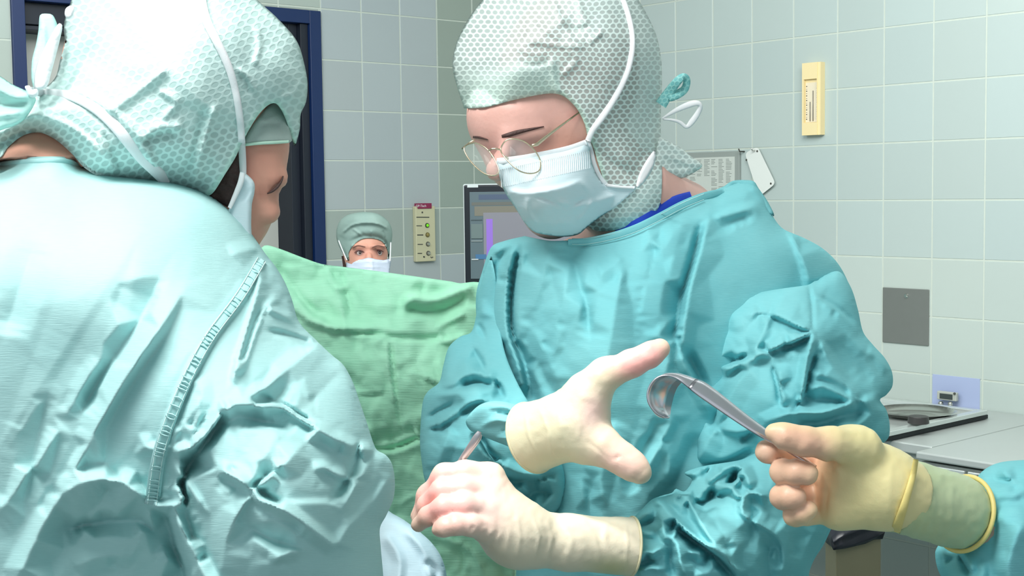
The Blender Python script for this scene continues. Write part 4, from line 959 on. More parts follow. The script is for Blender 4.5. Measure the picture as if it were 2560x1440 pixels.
tg=puff('gown',tor,torc,m_gownB,root,res=5.5,soft=(70,.05),hard=(8,.002),back=.20,folds=torf,bga=1.1,fa=1.5,fw=1.6,net=4,fold_smooth=1,crump=[(8,150,21,0,1.3,2.),(2.,60,8)],key='torB')
ribbon('neck_binding',[(1420,606),(1470,604),(1530,592),(1590,573),(1650,544),(1705,515),(1760,492),(1810,478)],[16,20,22,24,24,24,22,14],m_gownB,tg,['torB'],lift=.0035,default=1.74)
for d_,w_ in ((7,2.2),(-7,2.2)): ribbon('stitching',[(1430,604+d_),(1470,603+d_),(1530,592+d_),(1590,573+d_),(1650,544+d_),(1705,515+d_),(1760,492+d_)],w_,m_gownA,tg,['torB'],lift=.006,thick=.0006,default=1.73)
# far shoulder collar flap
puff('collar_flap',[(1800,478),(1815,462),(1832,452),(1858,450),(1884,453),(1896,470),(1920,505),(1935,540),(1900,520),(1870,490),(1840,480)],[(1810,475,1.85),(1880,455,1.87),(1925,530,1.85)],m_gownB,tg,res=6,soft=(12,.006),back=.02,folds=[(-8,8,8,[(1822,470),(1845,460),(1870,470)]),(6,10,6,[(1850,455),(1890,490),(1920,525)])])
# right upper sleeve (image left)
sl1=[(1228,640),(1208,690),(1196,740),(1190,790),(1178,830),(1150,842),(1122,868),(1108,915),(1098,955),(1070,978),(1058,1000),(1052,1050),(1050,1110),(1055,1160),(1062,1200),(1080,1240),(1150,1262),(1250,1280),(1330,1292),(1400,1270),(1410,1180),(1370,1090),(1330,1020,1),(1295,960,1),(1262,880,1),(1245,780,1),(1240,700,1)]
sl1c=[(1235,660,1.80),(1200,760,1.83),(1150,880,1.80),(1070,1050,1.73),(1080,1200,1.70),(1180,1000,1.66),(1300,1200,1.62),(1380,1240,1.66),(1270,980,1.66),(1180,1150,1.62)]
sl1f=[(-16,10,14,[(1180,872),(1200,900),(1212,935)]),(9,16,16,[(1170,770),(1195,760),(1210,800)]),(-12,10,10,[(1190,800),(1205,830),(1215,850)]),(8,16,20,[(1145,905),(1190,925),(1230,950)]),
 (14,26,12,[(1110,975),(1160,940),(1200,930),(1240,945)]),(-22,12,10,[(1150,968),(1190,955),(1235,966)],(.1,.05)),(-24,12,14,[(1236,950),(1250,975),(1255,1000)]),(12,16,20,[(1070,990),(1130,985),(1190,975),(1230,985)]),
 (-14,10,8,[(1068,1050),(1095,1030),(1140,1010)]),(13,14,22,[(1062,1068),(1100,1062),(1140,1030),(1185,1000),(1230,1000)]),(-12,8,10,[(1075,1072),(1110,1070),(1135,1050)]),(-13,10,10,[(1150,1042),(1180,1020),(1215,1012)]),(9,14,14,[(1150,1010),(1180,995),(1215,998)]),
 (16,18,40,[(1130,1060),(1110,1110),(1090,1180)]),(14,30,30,[(1230,1020),(1260,1015),(1280,1025)]),(-16,12,26,[(1195,1075),(1220,1130),(1250,1165)]),(14,14,10,[(1190,1090),(1215,1140),(1300,1185),(1370,1195)]),(-20,10,30,[(1205,1150),(1260,1200),(1330,1200),(1390,1185)]),(-20,20,30,[(1300,1260),(1340,1230),(1385,1235)]),(10,20,20,[(1240,1180),(1280,1235),(1330,1290)])]
puff('sleeve',sl1,sl1c,m_gownB,tg,res=5,soft=(30,.03),back=.09,folds=sl1f,fa=1.5,fw=1.6,net=5,fold_smooth=1,crump=[(8,75,31,0,.4)],key='sl1B')
# wrist bunch before the cuff
puff('sleeve_end',[(1165,1050),(1195,1015),(1230,1003),(1270,1006),(1300,1020),(1300,1090),(1290,1120),(1255,1110),(1205,1090),(1175,1075)],[(1180,1060,1.585),(1300,1030,1.505),(1290,1100,1.50),(1230,1050,1.515)],m_gownB,tg,res=5,soft=(18,.02),back=.05,folds=[(7,12,12,[(1200,1070),(1240,1050),(1290,1060)]),(-6,8,8,[(1240,1030),(1265,1035),(1290,1040)]),(7,12,12,[(1220,1020),(1260,1015),(1290,1030)]),(-5,8,8,[(1250,1080),(1275,1070),(1292,1080)]),(5,9,9,[(1240,1095),(1270,1095),(1290,1105)])],crump=[(4,34,5)])
# left upper sleeve (image right)
sl2=[(1840,748,1),(1880,735,1),(1950,722,1),(2020,712,1),(2040,700),(2065,685),(2100,680),(2128,720),(2145,775),(2158,830),(2185,865),(2212,895),(2230,930),(2231,965),(2215,988),(2200,1000),(2216,1025),(2224,1060),(2222,1092),(2205,1110),(2170,1130),(2120,1160),(2060,1190),(1960,1200),(1880,1200),(1790,1180),(1745,1165),(1735,1120,1),(1752,1060,1),(1775,1020,1),(1770,970,1),(1762,920,1),(1775,870,1),(1800,810,1)]
sl2c=[(1845,752,1.745),(1930,728,1.745),(2020,716,1.765),(1800,815,1.73),(2110,700,1.83),(2140,800,1.79),(2220,940,1.76),(2215,1080,1.70),(1772,900,1.715),(1768,980,1.70),(1745,1110,1.685),(1900,850,1.66),(2030,830,1.64),(2050,950,1.62),(1900,1000,1.61),(2100,1050,1.60),(1950,1150,1.64),(1850,1170,1.64)]
sl2f=[(-8,6,6,[(2020,700),(2030,760),(2032,825)],(.0,.05)),(9,24,16,[(2032,735),(2075,765),(2120,800),(2150,840)]),(-8,10,10,[(2050,745),(2100,775),(2130,805)]),(12,16,26,[(1815,800),(1850,790),(1900,780),(1925,782)]),
 (12,34,10,[(1900,775),(1945,790),(1990,812),(2028,828)],(.2,.05)),(-12,8,14,[(1920,790),(1970,812),(2025,836)],(.1,.1)),
 (20,20,14,[(2030,828),(1990,850),(1930,872),(1870,900),(1822,920),(1795,918)],(.04,.08)),(-22,12,30,[(2026,842),(1985,862),(1950,880)],(.1,.2)),(-26,14,16,[(1872,888),(1830,905),(1800,912),(1788,960)],(.1,.1)),(-22,14,18,[(1798,780),(1786,840),(1772,890),(1766,930)],(.1,.05)),
 (12,30,24,[(1925,790),(1900,850),(1880,890)]),(-9,20,20,[(1970,850),(1940,880),(1900,870)]),
 (15,22,14,[(2032,832),(2020,900),(2012,960),(1998,1020)],(.05,.1)),(-20,12,12,[(2040,880),(2024,930),(2012,985),(1990,1025)],(.1,.1)),(12,14,30,[(2048,850),(2085,920),(2125,975),(2150,1005)],(.1,.1)),(-12,24,12,[(2060,850),(2100,900),(2140,960)],(.2,.2)),
 (12,14,24,[(2030,930),(2080,945),(2120,965),(2150,1000)],(.1,.1)),(14,10,26,[(2025,972),(2060,965),(2100,985),(2145,1005)],(.1,.1)),(-16,20,14,[(2000,1010),(2050,1000),(2110,1010)],(.15,.15)),
 (18,14,34,[(1900,1058),(1950,1040),(1990,1032),(2060,1032),(2115,1012),(2150,1003),(2205,998)],(.08,.08)),(-20,14,30,[(1990,1062),(2050,1056),(2110,1040),(2160,1030)],(.1,.1)),(10,22,18,[(1940,920),(1955,980),(1958,1020)]),(-12,10,10,[(1930,910),(1945,960),(1952,1015)]),(12,26,26,[(1900,900),(1850,950),(1810,1020),(1790,1070)]),(-14,14,14,[(1785,980),(1790,1030),(1775,1070)]),
 (14,20,12,[(1795,1070),(1840,1080),(1880,1075),(1890,1060)]),(-14,12,10,[(1850,1110),(1875,1085),(1892,1085)]),(12,26,18,[(1800,1060),(1765,1110),(1740,1160)]),(-18,10,14,[(1745,1165),(1800,1160),(1850,1140),(1880,1120)]),
 (10,24,24,[(2060,780),(2110,830),(2180,900)]),(-8,20,20,[(2080,850),(2130,890),(2180,960)]),(12,20,14,[(2224,930),(2200,900),(2170,860)]),(12,18,18,[(2110,1090),(2160,1050),(2205,1010)])]
puff('sleeve',sl2,sl2c,m_gownB,tg,res=5,soft=(34,.04),hard=(14,.01),back=.12,folds=sl2f,fa=1.5,fw=1.6,net=6,fold_smooth=1,crump=[(9,100,41,0,2.2),(1.8,45,4)],key='sl2B')
# left forearm sleeve, bunched
sl3=[(1582,1300),(1600,1278),(1628,1250),(1652,1240),(1680,1232),(1690,1222),(1712,1228),(1730,1200),(1712,1182),(1760,1165),(1850,1150),(1900,1130),(1990,1130),(2060,1180),(2080,1250),(2070,1320),(2050,1365),(2030,1400),(2022,1440),(2020,1520),(1900,1620),(1700,1640),(1600,1560),(1590,1480),(1586,1440),(1578,1370)]
sl3c=[(1590,1370,1.47),(1700,1240,1.56),(1720,1190,1.62),(1900,1150,1.60),(2050,1200,1.62),(2050,1350,1.66),(1700,1400,1.46),(1850,1300,1.50),(1900,1450,1.52),(2000,1500,1.62),(1650,1550,1.50),(1780,1200,1.60)]
sl3f=[(20,12,26,[(1715,1182),(1760,1162),(1800,1160),(1848,1152)],(.05,.05)),(-18,10,12,[(1760,1195),(1775,1170),(1792,1165)]),(16,12,10,[(1764,1212),(1790,1190),(1830,1165),(1850,1153)],(.1,.05)),(-34,18,20,[(1812,1212),(1835,1200),(1848,1175)],(.1,.1)),
 (20,12,18,[(1850,1153),(1846,1190),(1840,1212),(1800,1213)],(.05,.05)),(18,16,12,[(1850,1155),(1868,1200),(1876,1228)],(.05,.1)),(-40,16,16,[(1782,1218),(1776,1245),(1750,1260),(1735,1245)],(.1,.1)),(-30,12,14,[(1735,1262),(1765,1256),(1800,1240),(1820,1235)],(.1,.1)),
 (20,10,16,[(1800,1214),(1835,1225),(1850,1248),(1876,1228),(1920,1245)],(.05,.1)),(16,20,10,[(1851,1248),(1858,1285),(1885,1305),(1930,1332),(1955,1365),(1960,1440)],(.05,.1)),(-10,26,26,[(1880,1260),(1880,1340),(1845,1390)],(.1,.2)),
 (24,20,12,[(1690,1225),(1720,1250),(1735,1275),(1752,1310),(1790,1365),(1830,1392)],(.05,.05)),(24,12,22,[(1630,1244),(1665,1270),(1690,1302),(1740,1350),(1800,1385),(1845,1432)],(.05,.02)),(-34,22,34,[(1680,1318),(1730,1345),(1790,1395),(1830,1440),(1870,1500)],(.1,.05)),(-30,12,12,[(1675,1330),(1690,1308),(1700,1315)],(.1,.1)),
 (14,14,16,[(1688,1225),(1690,1260),(1720,1262)]),(16,18,14,[(1636,1270),(1655,1300),(1662,1340),(1672,1358)],(.1,.1)),(14,14,14,[(1672,1358),(1690,1330),(1685,1300)]),(-14,12,12,[(1680,1370),(1675,1410),(1690,1440)]),(14,18,22,[(1690,1340),(1700,1400),(1720,1450)]),(-14,16,16,[(1720,1380),(1740,1410),(1780,1400)]),
 (14,10,14,[(1586,1400),(1610,1380),(1635,1382),(1660,1360)],(.05,.1)),(-14,8,8,[(1590,1322),(1612,1310),(1640,1302)],(.05,.1)),(14,10,14,[(1590,1300),(1610,1282),(1640,1285)],(.05,.1)),(-14,8,8,[(1590,1415),(1620,1405),(1645,1398)],(.05,.1)),(12,10,12,[(1590,1340),(1615,1330),(1640,1345)],(.05,.1)),(-14,10,9,[(1614,1375),(1616,1390),(1630,1400)]),(12,10,10,[(1595,1430),(1630,1420),(1660,1430)]),
 (16,24,20,[(1950,1300),(1975,1360),(1950,1440)],(.1,.05)),(-12,20,20,[(1930,1350),(1920,1400),(1935,1460)],(.1,.05)),(10,30,20,[(2050,1300),(2010,1380),(1990,1450)])]
puff('sleeve',sl3,sl3c,m_gownB,tg,res=4.5,soft=(22,.03),back=.09,folds=sl3f,fa=1.5,fw=1.6,net=7,fold_smooth=1,crump=[(7,62,51,0,.8)],key='sl3B')
# ---- open right hand
def glovecol(regions,base):
    b=np.array(lin(base))
    def f(v):
        P=project(v); c=np.tile(b,(len(v),1))
        for x,y,rx,ry,rgb,a in regions:
            g=np.clip(a*np.exp(-(((P[:,0]-x)/rx)**2+((P[:,1]-y)/ry)**2)),0,1); c=c*(1-g[:,None])+np.array(lin(rgb))*g[:,None]
        return c
    return f
PINK=(242,180,172); CREAM=(232,226,200)
def glove(name,sk,h,parent,regions,base,label,wr=None,key=None,amp=.00035):
    def disp(v):
        P=project(v); d=np.zeros(len(v))
        for pts,a,w in (wr or []):
            dd,t,s=poly_dist(P,pts); d+=a*.001*np.exp(-(dd/w)**2)*np.sin(np.pi*np.clip(t,0,1))
        return d+amp*(vnoise(P,14,3)-.5)*2
    o=skobj(name,sk,h,m_glove,parent,colf=glovecol(regions,base),disp=disp,key=key); o['label']=label; return o
sk=Sk(.009)
sk.cone((1318,1098,1.512),(1420,1064,1.474),.0405,.0355,.012); sk.cone((1420,1064,1.474),(1445,1058,1.466),.0355,.0335,.012)
sk.chain([(1440,1050,1.465),(1470,990,1.46),(1515,932,1.46)],[.030,.021,.0165],.014); sk.cone((1440,1080,1.465),(1470,1110,1.455),.029,.021,.014)
sk.cone((1464,985,1.468),(1466,1075,1.462),.020,.021,.014); sk.cone((1440,1010,1.50),(1480,960,1.505),.022,.017,.016)
sk.chain([(1505,942,1.455),(1580,908,1.452),(1625,887,1.452),(1650,872,1.455)],[.0172,.0138,.0124,.0108])
sk.chain([(1500,947,1.475),(1575,913,1.478),(1618,894,1.480),(1640,881,1.484)],[.016,.0125,.0114,.010],.004)
sk.chain([(1494,952,1.497),(1560,922,1.502),(1600,905,1.507)],[.015,.0122,.010],.004); sk.chain([(1486,962,1.515),(1540,935,1.522),(1572,922,1.528)],[.0135,.011,.009],.004)
sk.chain([(1468,1098,1.455),(1510,1118,1.445),(1556,1147,1.437),(1588,1170,1.432),(1604,1184,1.430)],[.022,.018,.0150,.0128,.0096],.012)
pc=at(1330,1094,1.508); axn=at(1318,1098,1.512)-at(1420,1064,1.474); sk.half(pc,axn)
h1=glove('gloved_hand',sk,.0022,root,[(1600,895,75,60,PINK,1.4),(1560,1150,75,60,(236,198,182),1.2),(1480,1030,45,60,(240,206,196),.9)],(220,214,182),'cream latex glove, palm open with thumb spread from the fingers',
  wr=[([(1345,1010),(1372,1080),(1380,1150)],.9,4),([(1390,1000),(1400,1060),(1412,1120)],.6,4),([(1462,1100),(1490,1120),(1520,1150)],-1.0,4),([(1532,1150),(1545,1143),(1552,1136)],-1.8,4),([(1440,1010),(1450,1060),(1445,1110)],.7,5),([(1310,1010),(1322,1090),(1356,1160)],1.0,4)],key='hand1')
def rimring(name,c,axis,r,tr,m,parent):
    c=Vector(tuple(c)); ax=Vector(tuple(axis)).normalized(); t1=ax.orthogonal().normalized(); t2=ax.cross(t1)
    return tube(name,[c+(t1*math.cos(q)+t2*math.sin(q))*r for q in [2*math.pi*i/48 for i in range(48)]],tr,m,parent,seg=10,closed=True)
m_rim=mat('glove_rim_cream',(214,208,172),.45)
rimring('glove_rim',pc,axn,.0393,.0020,m_rim,h1)
# ---- left hand holding the forceps
sk=Sk(.0085)
sk.cone((1322,1348,1.435),(1285,1332,1.43),.0275,.0285,.014)
for q,r in (((1222,1195,1.437),.0150),((1222,1235,1.425),.0155),((1218,1280,1.410),.0160),((1214,1320,1.400),.0145)): sk.cone((1285,1328,1.43),q,.028,r,.018)
sk.chain([(1225,1192,1.437),(1165,1184,1.430),(1112,1190,1.432),(1070,1240,1.445),(1046,1290,1.45)],[.0145,.0130,.0122,.0108,.0085])
sk.chain([(1222,1230,1.424),(1160,1224,1.412),(1104,1228,1.412),(1068,1264,1.424),(1048,1298,1.43)],[.0145,.0130,.0120,.0104,.0082],.005)
sk.chain([(1218,1276,1.408),(1160,1264,1.392),(1110,1268,1.389),(1072,1290,1.397),(1046,1311,1.405)],[.0148,.0128,.0116,.0100,.0078],.005)
sk.chain([(1212,1320,1.398),(1175,1312,1.382),(1140,1312,1.376),(1112,1318,1.377),(1100,1322,1.382)],[.0138,.0112,.0104,.0096,.0086],.004)
sk.cone((1275,1290,1.47),(1170,1240,1.475),.02,.0135,.012); sk.cone((1170,1240,1.475),(1100,1240,1.468),.0135,.010,.008)
sk.cone((1310,1346,1.438),(1420,1356,1.448),.0280,.0285,.016); sk.cone((1420,1356,1.448),(1600,1368,1.468),.0285,.0325,.012)
pc=at(1578,1366,1.465); axn=at(1600,1368,1.468)-at(1420,1356,1.448); sk.half(pc,axn)
h2=glove('gloved_hand',sk,.0021,root,[(1120,1240,100,90,PINK,1.4),(1220,1250,60,80,(240,206,196),.9),(1530,1425,60,30,(190,192,140),.8)],(224,214,190),'cream latex glove, fingers pinched round thin forceps',
  wr=[([(1175,1335),(1180,1320),(1192,1316)],-1.6,4),([(1200,1345),(1205,1325),(1222,1318)],1.1,5),([(1216,1365),(1222,1335),(1240,1320)],1.1,5),([(1235,1380),(1245,1345),(1260,1325)],1.1,5),([(1262,1395),(1270,1350),(1275,1310)],1.,5),([(1290,1410),(1300,1350),(1290,1270)],1.4,6),([(1240,1160),(1260,1220),(1262,1260)],.5,6),
   ([(1330,1290),(1348,1340),(1336,1405)],1.3,5),([(1362,1288),(1380,1345),(1362,1420)],1.1,6),([(1400,1290),(1430,1350),(1410,1425)],1.1,7),([(1450,1290),(1490,1350),(1500,1430)],1.2,8),([(1520,1290),(1510,1350),(1540,1430)],1.2,8),([(1563,1290),(1568,1360),(1562,1436)],1.1,4)],key='hand2')
rimring('glove_rim',pc,axn,.0318,.0014,m_rim,h2)
# forceps
fp=thing('forceps','thin steel forceps standing up out of the pinched gloved fingers','forceps',tuple(at(1150,1158,1.44)))
for k,dx in enumerate((0,7)):
    ribbon('forceps_arm',[(1199+dx*.3,1079+dx*.9,1.43+k*.004),(1192+dx*.4,1092+dx*.5,1.43+k*.004),(1176+dx*.4,1116+dx*.4,1.432+k*.003),(1158+dx*.3,1142+dx*.3,1.436+k*.002),(1140,1168,1.44),(1110,1205,1.455)],[10,17,16,14,11,6],m_steelI,fp,thick=.0012)
ribbon('ring_joint',[(1150,1151,1.4335),(1160,1156,1.4335)],7,mat('dark_steel',(120,112,110),.3,.9),fp,thick=.002)

tuck(bodyB_,['capB','maskB','torB','sl1B','sl2B','sl3B'])
# ---------------------------------------------------------------- the surgeon bending over at the left, seen from behind
root=thing('person','person in pale aqua gown seen from behind, bending forward, hood tied at the nape','person',tuple(at(200,900,1.35)*[1,1,0]))
sk=Sk(.02)
sk.ell((430,190,1.50),(.115,.12,.11)); sk.ball((618,372,1.462),.0425,.02); sk.ball((590,330,1.47),.05); sk.ball((640,430,1.455),.0245,.02); sk.ball((600,470,1.46),.034)
sk.cone((560,440,1.47),(590,520,1.47),.045,.04); sk.cone((672,452,1.437),(700,446,1.452),.0065,.0085,.01)
sk.cut((668,478,1.425),(.008,.006,.014),.006); sk.cone((664,500,1.45),(672,530,1.45),.012,.012,.01)
sk.ell((661,482,1.437),(.006,.005,.006),.003)
sk.cone((110,430,1.455),(380,300,1.52),.05,.06,.03)
sk.cone((60,640,1.46),(480,680,1.50),.08,.06,.06); sk.cone((60,640,1.46),(-250,640,1.45),.08,.07,.06); sk.cone((100,760,1.40),(100,1500,1.38),.14,.15,.06)
g0=at(100,1500,1.38); sk.wcone(g0,(g0[0],1.4,.95),.15,.15,.05)
for s in (-.1,.1): sk.wcone((g0[0]+s,1.4,.9),(g0[0]+s*1.1,1.4,.5),.085,.06); sk.wcone((g0[0]+s*1.1,1.4,.5),(g0[0]+s*1.2,1.4,.1),.055,.04); sk.wcone((g0[0]+s*1.2,1.42,.045),(g0[0]+s*1.3,1.56,.04),.042,.036)
sk.cone((480,680,1.50),(740,1150,1.30),.05,.035); sk.cone((740,1150,1.30),(840,1560,1.36),.035,.028); sk.cone((-250,640,1.45),(-340,1200,1.36),.05,.04)
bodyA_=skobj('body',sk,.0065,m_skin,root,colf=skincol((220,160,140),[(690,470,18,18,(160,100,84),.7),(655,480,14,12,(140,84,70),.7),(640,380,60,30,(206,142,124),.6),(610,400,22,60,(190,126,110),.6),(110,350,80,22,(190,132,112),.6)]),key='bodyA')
ribbon('eyebrow',[(708,440,1.440),(702,455,1.437),(692,468,1.434),(680,478,1.433),(668,484,1.433)],[3,6,8,7,3],m_hair,root,thick=.003)
puff('sideburn_hair',[(600,372),(612,395),(614,430),(608,470),(590,505),(575,520),(545,505),(524,490),(545,455),(570,415),(588,385)],sctl(['bodyA'],[(600,385),(606,430),(600,470),(575,500),(545,490),(570,450)],.003,1.425),m_hair,root,res=6,soft=(10,.004),back=.03,crump=[(2.5,12,3)])
m_capA=capmat('cap_honeycomb_left',(184,212,208),(204,230,226),size=.0098,asp=.72,acell=.8,arib=1.0,rot=-.25)
hood=[(-60,300),(0,292),(40,262),(75,228),(118,214),(140,190),(150,150),(162,110),(160,60),(175,10),(200,-60),(300,-160),(440,-190),(560,-120),(630,-15),(690,42),(730,85),(748,115),(762,165),(769,210),(765,255),(752,285),(750,320),(743,350),(737,366),
 (733,358,1),(722,320,1),(706,280,1),(690,259,1),(672,262,1),(648,285,1),(624,322,1),(604,360,1),(588,395,1),(560,440,1),(536,478,1),(520,490,1),
 (480,492),(430,478),(370,466),(300,452),(250,442),(212,420),(180,385),(140,350),(100,332),(60,338),(20,368),(0,395),(-60,420)]
hc=[(0,340,1.36),(75,250,1.37),(150,320,1.345),(250,400,1.335),(400,440,1.36),(520,480,1.385),(600,360,1.395),(690,262,1.405),(740,350,1.43),(400,150,1.345),(500,200,1.345),(250,150,1.375),(650,120,1.39),(560,60,1.37),(400,-150,1.42),(350,300,1.335),(700,180,1.40),(480,380,1.36)]
hf=[(9,14,26,[(150,225),(210,235),(280,275),(330,320),(370,380),(410,440)]),(8,12,30,[(100,232),(60,250),(0,300)]),(9,26,12,[(420,165),(360,215),(290,265),(260,275)],(.1,.1)),(8,12,34,[(460,320),(400,320),(350,352)],(.1,.1)),(-9,20,10,[(440,335),(395,340),(352,358)]),
 (6,18,12,[(390,225),(440,255),(400,300)]),(-8,9,9,[(150,150),(128,185),(115,215)]),(8,12,12,[(165,130),(150,180),(125,218)]),(9,20,10,[(540,250),(510,350),(485,440),(475,480)]),(-6,12,12,[(510,260),(485,380),(460,450)]),
 (7,12,8,[(240,330),(265,380),(290,440)]),(-8,8,8,[(255,330),(285,385),(300,440)]),(9,14,14,[(10,300),(100,290),(180,320),(240,370),(290,440)]),(-6,10,10,[(60,310),(130,320),(190,360),(230,410)]),
 (5,10,10,[(590,170),(620,190),(640,230)]),(5,8,14,[(640,60),(650,110),(635,170)]),(6,12,12,[(700,250),(735,230),(755,200)]),(5,10,10,[(710,270),(730,300),(738,350)]),(-4,8,8,[(595,190),(615,210),(620,240)]),(5,10,14,[(350,360),(380,410),(420,470)])]
def dA(P):
    r=np.clip(1-poly_dist(P,[(733,358),(706,280),(690,259),(672,262),(648,285),(624,322),(604,360),(560,440),(520,490)])[0]/10,0,1)*.5
    return np.clip(r+.18*(P[:,1]<320)+.05,0,1)
def cA(P):
    r=np.clip(1.5-poly_dist(P,[(733,358),(706,280),(690,259),(672,262),(648,285),(624,322),(604,360),(560,440),(520,490)])[0]/9,0,1)[:,None]
    return np.ones((len(P),3))*(1-r)+np.array([.93,1.05,.97])*r
hd=puff('surgical_hood',hood,hc,m_capA,root,over=['bodyA'],res=7,soft=(130,.09),hard=(8,.002),back=.10,folds=hf,crump=[(5,100,61),(1.6,44,62)],densf=dA,colf=cA,key='hoodA')
# under-cap showing in the hood's slit
m_under=mat('under_cap_grey',(168,186,180),.6,bump=(500,.0004),noise=(60,.12))
uc=puff('under_cap',[(612,345),(632,312),(655,282),(684,256),(704,268),(718,305),(730,352),(716,357),(680,358),(640,360),(612,362)],sctl(['bodyA'],[(625,345),(660,300),(690,285),(705,330),(660,345),(680,350)],.006,1.425),m_under,root,res=6,soft=(14,.005),back=.02,folds=[(4,8,8,[(640,300),(665,300),(690,290)]),(-3,8,8,[(650,315),(675,310),(700,312)])],key='ucA')
ribbon('under_cap_hem',[(612,362),(650,358),(690,356),(722,354)],[7,8,8,7],mat('mint_binding',(196,232,212),.7),uc,['ucA','bodyA'],lift=.004,default=1.42)
# ribbons and knots
ribbon('hood_tie',[(75,226),(110,232),(160,236),(205,252),(250,280),(290,318),(325,360),(358,398),(392,430),(420,458)],[18,22,22,24,26,28,29,30,30,30],m_white,hd,['hoodA'],lift=.004,default=1.36)
m_tieA=clothmat('tie_aqua',(196,236,228),(180,226,220),rough=.6)
puff('hood_tie_loop',[(100,38),(118,34),(132,38),(142,58),(146,78),(136,110),(122,160),(110,205),(90,228),(82,214),(78,190),(80,150),(90,110),(96,75)],[(115,60,1.405),(90,210,1.385),(130,130,1.40)],m_tieA,hd,res=6,soft=(10,.006),back=.012,folds=[(4,8,10,[(106,50),(112,120),(92,200)]),(-3,5,5,[(103,52),(106,70),(102,90)])])
puff('strap_loop',[(148,58),(156,64),(152,90),(142,130),(130,175),(118,215),(98,226),(86,222),(86,190),(96,150),(118,105),(136,72)],[(150,66,1.375),(90,220,1.365),(125,140,1.37)],m_white,hd,res=6,soft=(8,.004),back=.008,folds=[(3,6,9,[(146,70),(124,140),(108,215)])])
puff('tie_knot',[(62,216),(74,214),(80,224),(92,222),(96,236),(84,244),(70,240),(66,228)],[(78,230,1.352)],m_white,hd,res=4,soft=(8,.005),back=.01)
puff('strap_tip',[(164,22),(176,14),(186,20),(182,40),(170,48),(162,38)],[(174,30,1.372)],m_white,hd,res=4,soft=(6,.003),back=.01)
tuck(bodyA_,['hoodA','ucA'])
# left wing of the hood tail
puff('hood_tail',[(-80,150),(0,190),(30,210),(75,232),(90,250),(60,300),(20,320),(-80,330)],[(-60,220,1.33),(80,240,1.36),(20,300,1.34)],m_tieA,hd,res=7,soft=(12,.008),back=.01,folds=[(8,16,16,[(80,240),(30,240),(-40,200)]),(-6,12,12,[(70,258),(10,262),(-60,240)]),(5,10,10,[(60,280),(0,290),(-60,290)])])
# mask
mk=puff('face_mask',[(604,432),(622,440),(636,458),(636,482),(630,510),(628,560),(628,620),(600,620),(570,560),(574,515),(590,480)],[(610,450,1.408),(630,480,1.412),(628,600,1.42),(580,540,1.41)],m_maskb,root,res=5,soft=(12,.008),back=.02,folds=[(2,4,4,[(596,470),(588,500),(578,520)]),(-2,5,5,[(625,470),(615,490),(605,505)])],key='maskA')
ribbon('upper_strap',[(500,-30),(508,20),(520,60),(540,100),(560,140),(576,180),(588,225),(596,270),(602,320),(605,370),(607,410),(608,434)],[22,22,22,21,20,19,18,18,18,18,18,16],m_white,mk,['hoodA','bodyA'],lift=.005,default=1.38)
ribbon('side_binding',[(607,430,1.401),(602,455,1.402),(593,478,1.404),(584,498,1.405),(574,520,1.405)],[14,15,14,12,10],m_white,mk)
# gown
go=[(-220,420),(-60,404),(0,400,1),(60,394,1),(120,391,1),(170,394,1),(205,412),(260,424),(320,436),(400,448),(460,462),(520,486),(570,520),(610,560),(640,600),(655,622),(668,640),(690,668),(712,705),(730,750),(748,805),(790,850),(830,888),(858,912),(880,950),(898,1000),(915,1050),(940,1122),(965,1138),(980,1160),(987,1200),(984,1245),(966,1288),(950,1320),(952,1370),(958,1440),(960,1520),(900,1650),(760,1700),(560,1700),(500,1760),(480,2300),(500,2900),(-520,2900),(-500,2300),(-460,1500),(-400,1000),(-340,600)]
gc=[(0,410,1.375),(120,400,1.375),(200,420,1.37),(400,450,1.34),(520,490,1.345),(640,600,1.36),(720,720,1.34),(750,800,1.31),(870,930,1.26),(980,1180,1.20),(960,1300,1.20),(0,600,1.22),(300,600,1.21),(200,900,1.17),(450,800,1.16),(600,900,1.15),(700,1100,1.07),(800,1250,1.06),(500,1300,1.10),(650,1400,1.04),(150,1300,1.19),(200,1500,1.20),(400,1450,1.20),(850,1450,1.10),(-300,900,1.22),(0,2400,1.22),(400,2400,1.25),(-400,2400,1.25),(700,1650,1.10)]
